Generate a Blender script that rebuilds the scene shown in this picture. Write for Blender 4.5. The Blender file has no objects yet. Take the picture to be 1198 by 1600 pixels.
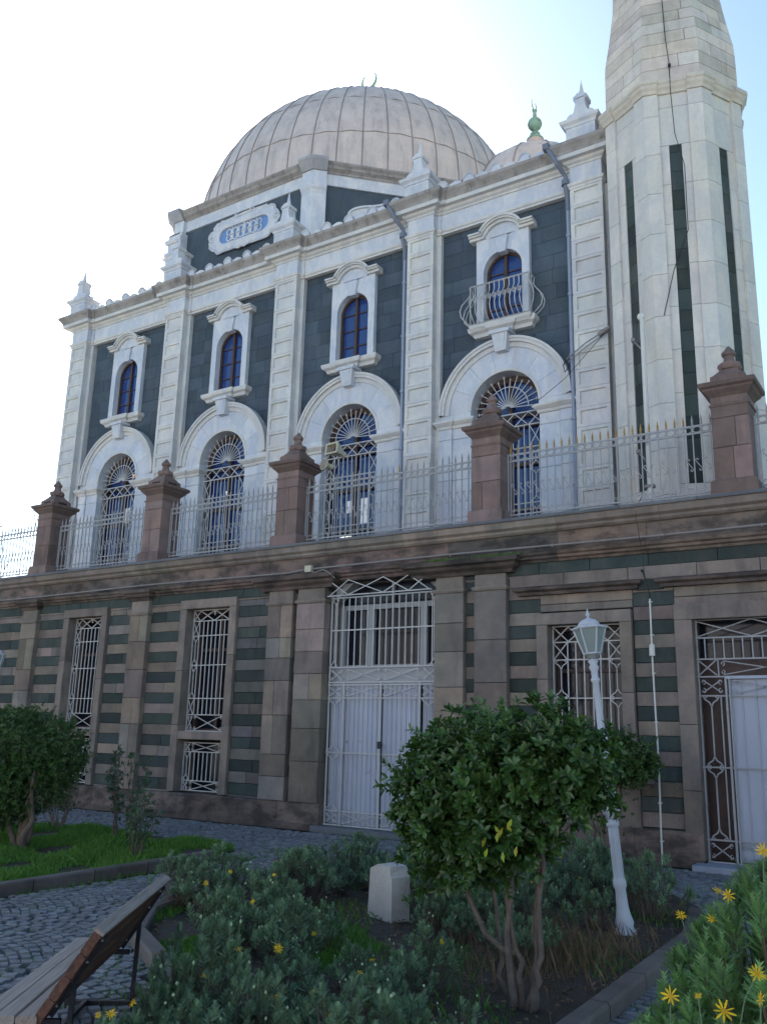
import bpy, math, random
from mathutils import Vector
R = math.radians
random.seed(7)
scene = bpy.context.scene
COL = scene.collection

# ------------------------------------------------------------------ camera
cam_d = bpy.data.cameras.new('camera'); cam = bpy.data.objects.new('camera', cam_d); COL.objects.link(cam)
scene.camera = cam
cam_d.sensor_fit = 'VERTICAL'; cam_d.sensor_height = 24.0; cam_d.lens = 24.0*1392.138/1600
cam_d.clip_start = 0.05; cam_d.clip_end = 3000
yaw, pitch, roll = R(-33.1982), R(14.0516), R(1.4577)
CAM = Vector((0, -14.2766, 1.8))
fw = Vector((math.sin(yaw)*math.cos(pitch), math.cos(yaw)*math.cos(pitch), math.sin(pitch)))
rt = Vector((math.cos(yaw), -math.sin(yaw), 0)); up = rt.cross(fw)
r2 = rt*math.cos(roll)+up*math.sin(roll); u2 = -rt*math.sin(roll)+up*math.cos(roll)
from mathutils import Matrix
M4 = Matrix(((r2.x, u2.x, -fw.x, CAM.x), (r2.y, u2.y, -fw.y, CAM.y), (r2.z, u2.z, -fw.z, CAM.z), (0, 0, 0, 1)))
cam.matrix_world = M4

# ------------------------------------------------------------------ light
SUN_AZ, SUN_EL = R(-46), R(33)          # azimuth from +Y towards +X
world = bpy.data.worlds.new('World'); scene.world = world; world.use_nodes = True
wn = world.node_tree; wn.nodes.clear()
sky = wn.nodes.new('ShaderNodeTexSky'); sky.sky_type = 'NISHITA'; sky.sun_disc = False
sky.sun_elevation = SUN_EL; sky.sun_rotation = SUN_AZ; sky.air_density = 0.8; sky.dust_density = 0.5; sky.ozone_density = 0.8
bg = wn.nodes.new('ShaderNodeBackground'); bg.inputs['Strength'].default_value = 0.06
wo = wn.nodes.new('ShaderNodeOutputWorld')
wb = wn.nodes.new('ShaderNodeMix'); wb.data_type = 'RGBA'; wb.blend_type = 'MULTIPLY'; wb.inputs[0].default_value = 1; wb.inputs[7].default_value = (.95, 1.04, 1.0, 1)
wn.links.new(sky.outputs[0], wb.inputs[6]); wn.links.new(wb.outputs[2], bg.inputs[0]); wn.links.new(bg.outputs[0], wo.inputs[0])
sun_d = bpy.data.lights.new('sun', 'SUN'); sun_d.energy = 5.0; sun_d.angle = R(0.5); sun_d.color = (1.0, .96, .90)
sun = bpy.data.objects.new('sun', sun_d); COL.objects.link(sun)
sdir = Vector((math.sin(SUN_AZ)*math.cos(SUN_EL), math.cos(SUN_AZ)*math.cos(SUN_EL), math.sin(SUN_EL)))
sun.rotation_euler = sdir.to_track_quat('Z', 'Y').to_euler(); sun.location = (-20, 30, 40)
scene.render.engine = 'CYCLES'
scene.view_settings.view_transform = 'Standard'; scene.view_settings.look = 'None'
scene.view_settings.gamma = 1; scene.view_settings.exposure = 2.3

# ------------------------------------------------------------------ helpers
MATS = {}
class NT:
    def __init__(s, name):
        m = bpy.data.materials.new(name); m.use_nodes = True; s.m = m; s.t = m.node_tree; s.t.nodes.clear()
        s.out = s.n('ShaderNodeOutputMaterial'); s.b = s.n('ShaderNodeBsdfPrincipled'); s.l(s.b.outputs[0], s.out.inputs[0])
        MATS[name] = m
    def n(s, ty, **kw):
        x = s.t.nodes.new(ty)
        for k, v in kw.items(): setattr(x, k, v)
        return x
    def l(s, a, b): s.t.links.new(a, b)
    def pos(s, sc=(1, 1, 1)):
        g = s.n('ShaderNodeNewGeometry'); mp = s.n('ShaderNodeMapping'); mp.inputs['Scale'].default_value = sc
        s.l(g.outputs['Position'], mp.inputs['Vector']); return mp.outputs[0]
    def noise(s, vec, scale, detail=5, rough=.55):
        x = s.n('ShaderNodeTexNoise'); x.inputs['Scale'].default_value = scale; x.inputs['Detail'].default_value = detail
        x.inputs['Roughness'].default_value = rough; s.l(vec, x.inputs['Vector']); return x.outputs['Fac']
    def ramp(s, fac, stops):
        x = s.n('ShaderNodeValToRGB'); e = x.color_ramp.elements
        while len(e) < len(stops): e.new(.5)
        for i, (p, c) in enumerate(stops):
            e[i].position = p; e[i].color = (*c, 1) if len(c) == 3 else c
        s.l(fac, x.inputs[0]); return x.outputs[0]
    def mix(s, a, b, fac, mode='MIX'):
        x = s.n('ShaderNodeMix', data_type='RGBA', blend_type=mode)
        for v, i in ((a, 6), (b, 7)):
            if hasattr(v, 'links'): s.l(v, x.inputs[i])
            else: x.inputs[i].default_value = (*v, 1)
        if hasattr(fac, 'links'): s.l(fac, x.inputs[0])
        else: x.inputs[0].default_value = fac
        return x.outputs[2]
    def tint(s, col):
        a = s.n('ShaderNodeAttribute'); a.attribute_name = 'tint'; return s.mix(col, a.outputs['Color'], 1.0, 'MULTIPLY')
    def bump(s, h, st=.3, dist=.02, prev=None):
        x = s.n('ShaderNodeBump'); x.inputs['Strength'].default_value = st; x.inputs['Distance'].default_value = dist
        s.l(h, x.inputs['Height'])
        if prev: s.l(prev, x.inputs['Normal'])
        return x.outputs[0]
    def done(s, col, rough=.8, normal=None, metal=0, spec=.3):
        if hasattr(col, 'links'): s.l(col, s.b.inputs['Base Color'])
        else: s.b.inputs['Base Color'].default_value = (*col, 1)
        if hasattr(rough, 'links'): s.l(rough, s.b.inputs['Roughness'])
        else: s.b.inputs['Roughness'].default_value = rough
        s.b.inputs['Metallic'].default_value = metal; s.b.inputs['Specular IOR Level'].default_value = spec
        if normal: s.l(normal, s.b.inputs['Normal'])
        return s.m

def stone(name, a, b, scale=1.5, stain=None, stain_amt=.5, vein=None, rough=.85, bump=.35, streak=(1.5, 1.5, .35), bscale=30, stain_lo=.5, stain_hi=.72, tinted=True, pits=0):
    k = NT(name); p = k.pos()
    c = k.mix(a, b, k.ramp(k.noise(p, scale, 6, .6), [(.3, (0, 0, 0)), (.7, (1, 1, 1))]))
    if vein:
        w = k.noise(k.pos((1.0, 1.0, .55)), 2.6, 6, .6)
        c = k.mix(c, vein, k.ramp(w, [(.44, (0, 0, 0)), (.54, (.6, .6, .6)), (.68, (.1, .1, .1))]))
    f = k.noise(p, 14, 4, .7)
    c = k.mix(c, (.5, .5, .5), k.ramp(f, [(.3, (.22, .22, .22)), (.75, (0, 0, 0))]), 'MULTIPLY')
    if stain:
        s1 = k.noise(k.pos(streak), 1.7, 7, .65)
        c = k.mix(c, stain, k.ramp(s1, [(stain_lo, (0, 0, 0)), (stain_hi, (stain_amt,)*3)]))
    if tinted: c = k.tint(c)
    n1 = k.bump(k.noise(p, bscale, 5, .7), bump, .015)
    if pits:
        v = k.n('ShaderNodeTexVoronoi'); v.inputs['Scale'].default_value = 22; k.l(p, v.inputs['Vector'])
        n1 = k.bump(k.ramp(v.outputs['Distance'], [(0, (0, 0, 0)), (.28, (1, 1, 1))]), pits, .012, n1)
    return k.done(c, rough, n1)

stone('marble', (.60, .60, .61), (.52, .53, .56), .9, stain=(.30, .26, .21), stain_amt=.45, vein=(.40, .44, .53), rough=.62, bump=.12, stain_lo=.56, stain_hi=.8)
stone('warm_marble', (.61, .59, .56), (.53, .51, .48), 1.1, stain=(.28, .24, .19), stain_amt=.5, vein=(.45, .455, .48), rough=.65, bump=.18, stain_lo=.55, stain_hi=.8)
stone('cream_marble', (.66, .615, .55), (.56, .52, .46), 1.0, stain=(.34, .29, .23), stain_amt=.45, vein=(.50, .49, .48), rough=.65, bump=.18, stain_lo=.52, stain_hi=.8)
stone('rough_limestone', (.62, .555, .48), (.47, .42, .37), 2.4, stain=(.27, .23, .19), stain_amt=.5, bump=.5, pits=.5)
stone('limestone', (.46, .42, .37), (.36, .33, .29), 1.6, stain=(.2, .17, .14), stain_amt=.5, bump=.5, pits=.4)
stone('weathered_cornice', (.36, .335, .315), (.22, .20, .19), 1.6, stain=(.07, .06, .055), stain_amt=.7, bump=.4, streak=(3, 3, 1))
stone('dark_stone', (.066, .088, .112), (.046, .064, .084), 2.2, stain=(.10, .12, .12), stain_amt=.4, bump=.3, rough=.8, pits=.5)
stone('brown_stone', (.265, .215, .178), (.160, .136, .120), 2.0, stain=(.055, .048, .047), stain_amt=.6, bump=.6, pits=.6)
stone('green_stone', (.050, .066, .060), (.032, .045, .043), 2.2, stain=(.10, .09, .08), stain_amt=.6, bump=.5, pits=.4)
stone('red_stone', (.25, .17, .148), (.165, .12, .108), 2.0, stain=(.055, .045, .042), stain_amt=.65, bump=.6, pits=.5)
stone('stained_stone', (.21, .15, .125), (.11, .09, .082), 1.4, stain=(.035, .030, .028), stain_amt=.8, bump=.5, stain_lo=.42, stain_hi=.6, streak=(1.1, 1.1, 2.2))
stone('slate', (.16, .165, .175), (.12, .125, .14), 3, stain=(.08, .08, .08), stain_amt=.4, bump=.2)
stone('kerb_stone', (.16, .13, .115), (.11, .09, .08), 3, stain=(.06, .06, .045), stain_amt=.6, bump=.6)
stone('cobble_stone', (.215, .22, .235), (.15, .155, .17), 3, stain=(.06, .065, .05), stain_amt=.4, bump=.5, rough=.7)
stone('soil', (.075, .055, .045), (.045, .036, .03), 5, stain=(.05, .06, .02), stain_amt=.5, bump=1.0, streak=(2, 2, 2), tinted=False)
stone('joint_earth', (.05, .075, .025), (.055, .05, .038), 3, stain=(.045, .10, .015), stain_amt=.8, bump=1.0, streak=(2, 2, 2), tinted=False)
stone('lead', (.60, .51, .465), (.48, .415, .385), 1.8, stain=(.27, .25, .25), stain_amt=.6, stain_lo=.47, stain_hi=.68, rough=.55, bump=.6, streak=(2.2, 2.2, .25), bscale=8)
stone('plaster', (.30, .33, .38), (.25, .28, .33), 1, stain=(.2, .2, .2), stain_amt=.3)
stone('pale_paving', (.40, .40, .42), (.33, .33, .35), .4, bump=.1)
stone('house_render', (.58, .58, .60), (.52, .52, .55), .3, bump=.1)
stone('bark', (.21, .165, .135), (.11, .088, .072), 9, stain=(.06, .06, .04), stain_amt=.5, bump=1.0, streak=(6, 6, 1.2), tinted=False)
stone('twig', (.14, .11, .085), (.09, .07, .055), 9, bump=.4, tinted=False)

def paint(name, col, rust=(.16, .08, .04), amt=.5, rough=.5, scale=5, lo=.6, metal=0):
    k = NT(name); p = k.pos()
    c = k.mix(col, tuple(v*.8 for v in col), k.noise(p, 3))
    c = k.mix(c, rust, k.ramp(k.noise(p, scale, 8, .75), [(lo, (0, 0, 0)), (lo+.12, (amt,)*3)]))
    return k.done(k.tint(c), rough, k.bump(k.noise(p, 60), .15, .004), metal)
paint('iron_white', (.50, .49, .48), (.20, .11, .07), .6, lo=.58)
paint('iron_pale', (.33, .33, .34), (.14, .09, .06), .6, lo=.56)
paint('sheet_white', (.39, .415, .49), (.17, .11, .08), .75, lo=.60, scale=4)
paint('iron_black', (.02, .022, .03), lo=.8)
paint('lamp_paint', (.47, .49, .54), (.16, .14, .12), .6, lo=.57, scale=9)
paint('pipe_grey', (.16, .18, .23), lo=.7)
paint('pipe_blue', (.26, .30, .39), lo=.75)
paint('pvc', (.62, .60, .56), (.3, .27, .22), .5, lo=.6)
paint('conduit', (.24, .22, .21), (.18, .12, .1), .5, lo=.55)
paint('cable_black', (.02, .02, .02), lo=.9)
paint('speaker_beige', (.50, .47, .36), (.25, .2, .12), .5, lo=.6)
paint('speaker_throat', (.10, .09, .08), lo=.9)
paint('window_wood', (.075, .045, .034), (.05, .03, .02), .6, lo=.5)
paint('frame_grey', (.36, .37, .38), (.2, .18, .16), .4, lo=.6)
paint('brown_wood', (.075, .045, .04), (.03, .02, .02), .5, lo=.5)
paint('verdigris', (.22, .36, .28), (.14, .16, .09), .8, lo=.48)
paint('gold', (.38, .25, .08), (.2, .12, .05), .6, lo=.5)
paint('curtain', (.55, .62, .75), lo=.9)
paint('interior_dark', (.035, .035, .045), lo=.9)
paint('interior_wall', (.10, .085, .07), lo=.9)

def wood(name, a, b):
    k = NT(name)
    tc = k.n('ShaderNodeTexCoord'); mp = k.n('ShaderNodeMapping'); mp.inputs['Scale'].default_value = (2, 40, 40); k.l(tc.outputs['Object'], mp.inputs[0])
    w = k.noise(mp.outputs[0], 1.2, 8, .7); c = k.mix(a, b, k.ramp(w, [(.35, (0, 0, 0)), (.65, (1, 1, 1))]))
    return k.done(k.tint(c), .7, k.bump(w, .5, .006))
wood('wood_grey', (.34, .28, .24), (.19, .155, .135)); wood('wood_brown', (.15, .068, .045), (.05, .026, .02))

def glass(name, col, rough=.06, spec=.8):
    k = NT(name); return k.done(col, rough, k.bump(k.noise(k.pos(), 1.3, 2), .05, .05), 0, spec)
glass('pane_blue', (.012, .035, .14), .05, 1.0); glass('pane_dark', (.012, .014, .022), .12, .25)  # first pane carries the reflected sky's deep blue in its base colour
glass('lamp_glass', (.20, .25, .24), .25, .5); glass('black_stone_glass', (.02, .03, .035), .3)
def emis(name, col, st):
    k = NT(name); k.b.inputs['Emission Color'].default_value = (*col, 1); k.b.inputs['Emission Strength'].default_value = st
    return k.done((.12, .12, .12), .3)
emis('tube_light', (1, .97, .9), .30); emis('warm_light', (1, .55, .2), .16); emis('far_window', (.75, .85, 1), .10)

def leafmat(name, a, b, rough=.4, tr=.25, tcol=None):
    k = NT(name); c = k.tint(k.mix(a, b, k.noise(k.pos(), 9, 3)))
    k.done(c, rough, None, 0, .45)
    t = k.n('ShaderNodeBsdfTranslucent'); k.l(k.mix(c, tcol or (.6, 1, .2), .6, 'MULTIPLY'), t.inputs[0])
    ms = k.n('ShaderNodeMixShader'); ms.inputs[0].default_value = tr
    k.l(k.b.outputs[0], ms.inputs[1]); k.l(t.outputs[0], ms.inputs[2]); k.l(ms.outputs[0], k.out.inputs[0])
leafmat('leaf_glossy', (.034, .080, .020), (.062, .125, .030), .3)
leafmat('leaf_dark', (.038, .080, .022), (.058, .11, .030), .45)
leafmat('leaf_grey', (.115, .19, .105), (.165, .245, .15), .6)
leafmat('leaf_rose', (.05, .105, .06), (.045, .085, .04), .4)
leafmat('grass_blade', (.07, .18, .02), (.11, .23, .035), .6)
leafmat('leaf_daisy', (.10, .20, .065), (.13, .24, .09), .6)
leafmat('petal', (.85, .60, .01), (.80, .48, .01), .5, .3, (1, .9, .3))
leafmat('dry_leaf', (.20, .13, .07), (.12, .08, .05), .8, .1)

def rc(v=.12, h=.03):
    k = 1+random.uniform(-v, v); return (k*(1+random.uniform(-h, h)), k, k*(1+random.uniform(-h, h)))
W1 = (1, 1, 1)
class MB:
    def __init__(s): s.v = []; s.f = []; s.t = []
    def face(s, pts, t=W1):
        n = len(s.v); s.v.extend([tuple(p) for p in pts]); s.f.append(tuple(range(n, n+len(pts)))); s.t.append(t)
    def mesh(s, vs, fs, t=W1):
        n = len(s.v); s.v.extend([tuple(p) for p in vs])
        for f in fs: s.f.append(tuple(i+n for i in f)); s.t.append(t)
    def box(s, x0, x1, y0, y1, z0, z1, t=W1):
        s.mesh([(x0, y0, z0), (x1, y0, z0), (x1, y1, z0), (x0, y1, z0), (x0, y0, z1), (x1, y0, z1), (x1, y1, z1), (x0, y1, z1)],
               [(0, 1, 5, 4), (1, 2, 6, 5), (2, 3, 7, 6), (3, 0, 4, 7), (4, 5, 6, 7), (3, 2, 1, 0)], t)
    def bbox(s, x0, x1, y0, y1, z0, z1, t=W1, b=.008):   # block with a chamfered front (towards -Y)
        s.mesh([(x0, y0+b, z0), (x1, y0+b, z0), (x1, y1, z0), (x0, y1, z0), (x0, y0+b, z1), (x1, y0+b, z1), (x1, y1, z1), (x0, y1, z1),
                (x0+b, y0, z0+b), (x1-b, y0, z0+b), (x1-b, y0, z1-b), (x0+b, y0, z1-b)],
               [(8, 9, 10, 11), (0, 1, 9, 8), (1, 5, 10, 9), (5, 4, 11, 10), (4, 0, 8, 11), (1, 2, 6, 5), (3, 0, 4, 7), (4, 5, 6, 7), (3, 2, 1, 0)], t)
    def prism(s, poly, y0, y1, t=W1):     # polygon in (x,z), extruded along y
        n = len(poly); a = [(x, y0, z) for x, z in poly]+[(x, y1, z) for x, z in poly]
        s.mesh(a, [tuple(range(n)), tuple(range(2*n-1, n-1, -1))]+[(i, i+n, (i+1) % n+n, (i+1) % n) for i in range(n)], t)
    def prismz(s, poly, z0, z1, t=W1):
        n = len(poly); a = [(x, y, z0) for x, y in poly]+[(x, y, z1) for x, y in poly]
        s.mesh(a, [tuple(range(n-1, -1, -1)), tuple(range(n, 2*n))]+[(i, (i+1) % n, (i+1) % n+n, i+n) for i in range(n)], t)
    def sweep(s, prof, path, closed=False, t=W1):   # prof: (outward, z) polygon; path: (x,y), outward = right of travel
        n = len(path); m = len(prof); P = [Vector((p[0], p[1], 0)) for p in path]; rows = []
        for i in range(n):
            def nrm(a, b):
                d = (P[b]-P[a]).normalized(); return Vector((d.y, -d.x, 0))
            if closed or 0 < i < n-1: a, b = nrm((i-1) % n, i), nrm(i, (i+1) % n)
            elif i == 0: a = b = nrm(0, 1)
            else: a = b = nrm(n-2, n-1)
            k = (a+b); k = k/max(.15, k.dot(a)) if k.length > 1e-6 else a
            rows.append([P[i]+k*o+Vector((0, 0, z)) for o, z in prof])
        vs = [q for r in rows for q in r]; fs = []
        for i in range(n if closed else n-1):
            j = (i+1) % n
            for q in range(m): w = (q+1) % m; fs.append((i*m+q, j*m+q, j*m+w, i*m+w))
        if not closed: fs += [tuple(range(m-1, -1, -1)), tuple((n-1)*m+q for q in range(m))]
        s.mesh(vs, fs, t)
    def tube(s, pts, r, n=6, t=W1, r1=None, cap=True):
        P = [Vector(p) for p in pts]; k = len(P); vs = []; pu = None
        for i, p in enumerate(P):
            d = (P[min(i+1, k-1)]-P[max(i-1, 0)]); d = d.normalized() if d.length > 1e-9 else Vector((0, 0, 1))
            if pu is None: a = Vector((0, 1, 0)) if abs(d.y) < .9 else Vector((0, 0, 1))
            else: a = pu
            a = (a-d*a.dot(d)); a = a.normalized() if a.length > 1e-6 else d.orthogonal().normalized(); pu = a; b = d.cross(a)
            rr = (r[i] if isinstance(r, (list, tuple)) else (r+(r1-r)*i/(k-1) if r1 is not None else r))
            for j in range(n):
                g = 2*math.pi*(j+.5)/n; vs.append(p+a*math.cos(g)*rr+b*math.sin(g)*rr)
        fs = [(i*n+j, i*n+(j+1) % n, (i+1)*n+(j+1) % n, (i+1)*n+j) for i in range(k-1) for j in range(n)]
        if cap: fs += [tuple(range(n-1, -1, -1)), tuple((k-1)*n+j for j in range(n))]
        s.mesh(vs, fs, t)
    def lathe(s, prof, c=(0, 0, 0), n=16, t=W1, rot=0, tilt=None):
        vs = []; m = len(prof)
        for r, z in prof:
            for j in range(n):
                g = 2*math.pi*j/n+rot; q = Vector((r*math.cos(g), r*math.sin(g), z))
                if tilt: q = tilt @ q
                vs.append(q+Vector(c))
        s.mesh(vs, [(i*n+j, i*n+(j+1) % n, (i+1)*n+(j+1) % n, (i+1)*n+j) for i in range(m-1) for j in range(n)]+[tuple(range(n-1, -1, -1)), tuple((m-1)*n+j for j in range(n))], t)
    def ring(s, cx, cz, r0, r1, y0, y1, a0=0, a1=180, n=20, t=W1):   # arch band in XZ
        for i in range(n):
            g0, g1 = R(a0+(a1-a0)*i/n), R(a0+(a1-a0)*(i+1)/n)
            p = [(cx+q*math.cos(g), cz+q*math.sin(g)) for q, g in ((r0, g0), (r1, g0), (r1, g1), (r0, g1))]
            s.mesh([(x, y0, z) for x, z in p]+[(x, y1, z) for x, z in p], [(0, 1, 2, 3)[::-1], (1, 5, 6, 2), (3, 7, 4, 0)]+([(0, 4, 5, 1)] if i == 0 else [])+([(2, 6, 7, 3)] if i == n-1 else []), t)
    def add(s, o, dx=0, dy=0, dz=0, sc=1, rz=0, t=None):
        c, q = math.cos(rz), math.sin(rz); n = len(s.v)
        s.v.extend([((x*c-y*q)*sc+dx, (x*q+y*c)*sc+dy, z*sc+dz) for x, y, z in o.v])
        s.f.extend([tuple(i+n for i in f) for f in o.f]); s.t.extend(o.t if t is None else [t]*len(o.f))
    def build(s, name, mat, parent=None, smooth=False, off=(0, 0, 0)):
        me = bpy.data.meshes.new(name)
        v = s.v if off == (0, 0, 0) else [(x-off[0], y-off[1], z-off[2]) for x, y, z in s.v]
        me.from_pydata(v, [], s.f); me.materials.append(MATS[mat])
        ca = me.color_attributes.new('tint', 'FLOAT_COLOR', 'CORNER'); buf = []
        for f, t in zip(s.f, s.t): buf.extend((t[0], t[1], t[2], 1.0)*len(f))
        ca.data.foreach_set('color', buf)
        if smooth: me.polygons.foreach_set('use_smooth', [True]*len(me.polygons))
        me.update()
        o = bpy.data.objects.new(name, me); COL.objects.link(o)
        if parent is not None: o.parent = parent
        return o
def tag(o, label=None, cat=None, group=None, kind=None):
    if label: o['label'] = label
    if cat: o['category'] = cat
    if group: o['group'] = group
    if kind: o['kind'] = kind
    return o
def thing(name, label, cat, loc=(0, 0, 0), group=None, rz=0):
    o = bpy.data.objects.new(name, None); COL.objects.link(o); o.location = loc; o.rotation_euler = (0, 0, rz); o.empty_display_size = .2
    return tag(o, label, cat, group)
def kids(o): return [c for c in bpy.data.objects if c.parent == o]
def copy_tree(o, parent=None, loc=None):
    ch = kids(o); c = o.copy(); COL.objects.link(c)
    if parent is not None: c.parent = parent
    if loc is not None: c.location = loc
    for x in ch: copy_tree(x, c)
    return c
def spiral(cx, cz, r, a0, turns, y, n=10, shrink=.35):
    return [(cx+r*(1-(1-shrink)*i/n)*math.cos(R(a0+360*turns*i/n)), y, cz+r*(1-(1-shrink)*i/n)*math.sin(R(a0+360*turns*i/n))) for i in range(n+1)]

# ================================================================== GROUND
g = MB(); g.face([(-300, -300, -.03), (300, -300, -.03), (300, 300, -.03), (-300, 300, -.03)])
tag(g.build('ground', 'joint_earth'), kind='structure')

def inside(p, poly):
    x, y = p; c = False; n = len(poly)
    for i in range(n):
        x1, y1 = poly[i]; x2, y2 = poly[(i+1) % n]
        if (y1 > y) != (y2 > y) and x < (x2-x1)*(y-y1)/(y2-y1)+x1: c = not c
    return c
LEFT = [(-9.05, -12), (-9.15, -7.8), (-9.25, -6), (-9.45, -4.1), (-9.75, -3.3), (-10.6, -2.85), (-14, -2.85), (-24, -3.0), (-24, -12)]
MAIN = [(-3.1, -12.4), (-3.7, -11.1), (-4.5, -9.85), (-4.95, -9.35), (-5.5, -8.85), (-6.3, -8.35), (-6.95, -7.6), (-7.3, -6.6), (-7.35, -5.2), (-7.1, -3.6), (-6.6, -2.95), (-5, -2.6), (-3.4, -2.55), (-2.8, -3.4), (-2.42, -5.3), (-2.32, -8), (-2.2, -12.4)]
RIGHT = [(-1.15, -12.4), (-1.2, -9), (-1.25, -6.4), (-.6, -5.5), (3, -5.4), (3, -12.4)]
def bed(poly, z, mat='soil'):
    b = MB(); n = len(poly); cx = sum(p[0] for p in poly)/n; cy = sum(p[1] for p in poly)/n
    b.prismz(poly, -.02, z); return b
for poly in (LEFT, MAIN, RIGHT): tag(bed(poly, .035).build('garden_bed', 'soil'), kind='structure')
def kerb(path, closed=False):
    k = MB(); pts = []
    for i in range(len(path)-1):
        a, b = Vector(path[i]), Vector(path[i+1]); n = max(1, round((b-a).length/.8))
        for j in range(n): pts.append((a+(b-a)*j/n, a+(b-a)*(j+1)/n))
    for a, b in pts:
        d = (b-a)*.012; k.sweep([(-.09, -.02), (-.09, .10), (-.075, .125), (.045, .125), (.06, .105), (.06, -.02)], [(a+d)[:], (b-d)[:]], t=rc(.15))
    return k
def smoothpath(p, it=2):
    for _ in range(it):
        q = [p[0]]
        for a, b in zip(p[:-1], p[1:]): q += [(a[0]*.75+b[0]*.25, a[1]*.75+b[1]*.25), (a[0]*.25+b[0]*.75, a[1]*.25+b[1]*.75)]
        p = q+[p[-1]]
    return p
tag(kerb(smoothpath([(-9.05, -12), (-9.15, -7.8), (-9.25, -6), (-9.45, -4.1)], 1)).build('kerb', 'kerb_stone'), kind='structure')
tag(kerb([(-3.1, -12.3), (-3.7, -11.1), (-4.5, -9.85), (-4.95, -9.35), (-5.5, -8.85), (-6.3, -8.35), (-6.95, -7.6), (-7.3, -6.6), (-7.35, -5.2), (-7.1, -3.6), (-6.6, -2.95), (-5, -2.6)]).build('kerb', 'kerb_stone'), kind='structure')
tag(kerb([(-2.7, -4.0), (-2.42, -5.3), (-2.32, -8), (-2.2, -12.3)]).build('kerb', 'kerb_stone'), kind='structure')

cb = MB(); beds = (LEFT, MAIN, RIGHT)
v = -13.5
while v < .3:
    u = -21.0
    near = True
    step = .105
    while u < 1.5:
        w = random.uniform(.085, .125)
        fr = ((u*.62) % 1.0); y = v+.34*(1-(2*fr-1)**2); x = u+w/2; slope = .34*4*(1-2*fr)*.62*1.0
        u += w+.017
        if x < -9 and y < -3.5: continue
        if y > -.22 or any(inside((x, y), b) for b in beds): continue
        if random.random() < .015: continue
        a = math.atan(slope)+random.uniform(-.07, .07); hx, hy = w/2, .0425+random.uniform(-.004, .004); h = .012+random.uniform(-.006, .007)
        c, s_ = math.cos(a), math.sin(a); T = rc(.22, .04); P = []
        for k_, zz in ((1.0, -.03), (.84, h)):
            for sx, sy in ((-1, -1), (1, -1), (1, 1), (-1, 1)):
                px, py = sx*hx*k_+random.uniform(-.004, .004), sy*hy*k_+random.uniform(-.004, .004)
                P.append((x+px*c-py*s_, y+px*s_+py*c, zz+(random.uniform(-.003, .003) if zz > 0 else 0)))
        cb.mesh(P, [(4, 5, 6, 7), (0, 1, 5, 4), (1, 2, 6, 5), (2, 3, 7, 6), (3, 0, 4, 7)], T)
    v += step
tag(cb.build('path', 'cobble_stone'), kind='structure')

# ================================================================== LOWER STONE BUILDING
LB = thing('stone_building', 'long striped stone ground-floor wall with barred windows below the terrace fence', 'building', (-10, 0, 0))
OFF = (-10, 0, 0)
CH = .2275
def courses(brown, green, x0, x1, y, ztop, zbot, phase, w=(.5, 1.1), lastdark=True):
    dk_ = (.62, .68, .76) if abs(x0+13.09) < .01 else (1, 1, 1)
    """courses of random blocks; phase = z of the top of one green course"""
    k = math.ceil((ztop-phase)/CH)
    z1 = phase+k*CH
    while z1 > zbot+.01:
        z0 = z1-CH; a, b = max(z0, zbot), min(z1, ztop)
        isg = (round((phase-z1)/CH) % 2 == 0)
        x = x0
        while x < x1-.001:
            ww = random.uniform(*w); xe = x+ww
            if x1-xe < w[0]*.6: xe = x1
            m = green if isg else brown
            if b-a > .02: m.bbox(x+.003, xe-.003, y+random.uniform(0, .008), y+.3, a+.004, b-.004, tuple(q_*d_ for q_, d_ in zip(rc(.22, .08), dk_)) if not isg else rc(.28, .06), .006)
            x = xe
        z1 = z0
br, gr, back = MB(), MB(), MB()
YW = .12
# openings: (x0,x1,z0,z1)
PH_L, PH_R = 4.415, 4.165
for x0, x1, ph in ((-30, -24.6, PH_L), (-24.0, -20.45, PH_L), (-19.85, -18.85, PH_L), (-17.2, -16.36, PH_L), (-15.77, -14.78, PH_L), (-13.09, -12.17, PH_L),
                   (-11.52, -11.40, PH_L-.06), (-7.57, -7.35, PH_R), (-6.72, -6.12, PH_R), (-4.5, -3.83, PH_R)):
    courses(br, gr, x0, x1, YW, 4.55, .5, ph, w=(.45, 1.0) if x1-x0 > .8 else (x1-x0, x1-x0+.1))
    br.build('wall', 'brown_stone', LB, off=OFF); gr.build('course', 'green_stone', LB, off=OFF); br, gr = MB(), MB()
# band of green slabs and brown course above
x = -30.
while x < 3.5:
    w = random.uniform(.7, 1.15)
    if x < -10.7 < x+w: w = -10.7-x
    if -10.71 < x < -8.13: x = -8.13; continue
    gr.bbox(x+.004, x+w-.004, YW-.01, YW+.3, 4.60, 4.80, rc(.2), .006); x += w
x = -30.
while x < -6.8:
    w = random.uniform(.6, 1.1)
    if x < -10.7 < x+w: w = -10.7-x
    if -10.71 < x < -8.13: x = -8.13; continue
    br.bbox(x+.004, x+w-.004, YW, YW+.3, 4.552, 4.596, rc(.2), .004); x += w
x = -6.7
while x < 3.5:
    w = random.uniform(.7, 1.3); br.bbox(x+.004, x+w-.004, YW-.015, YW+.3, 4.38, 4.595, rc(.2), .006); x += w
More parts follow.
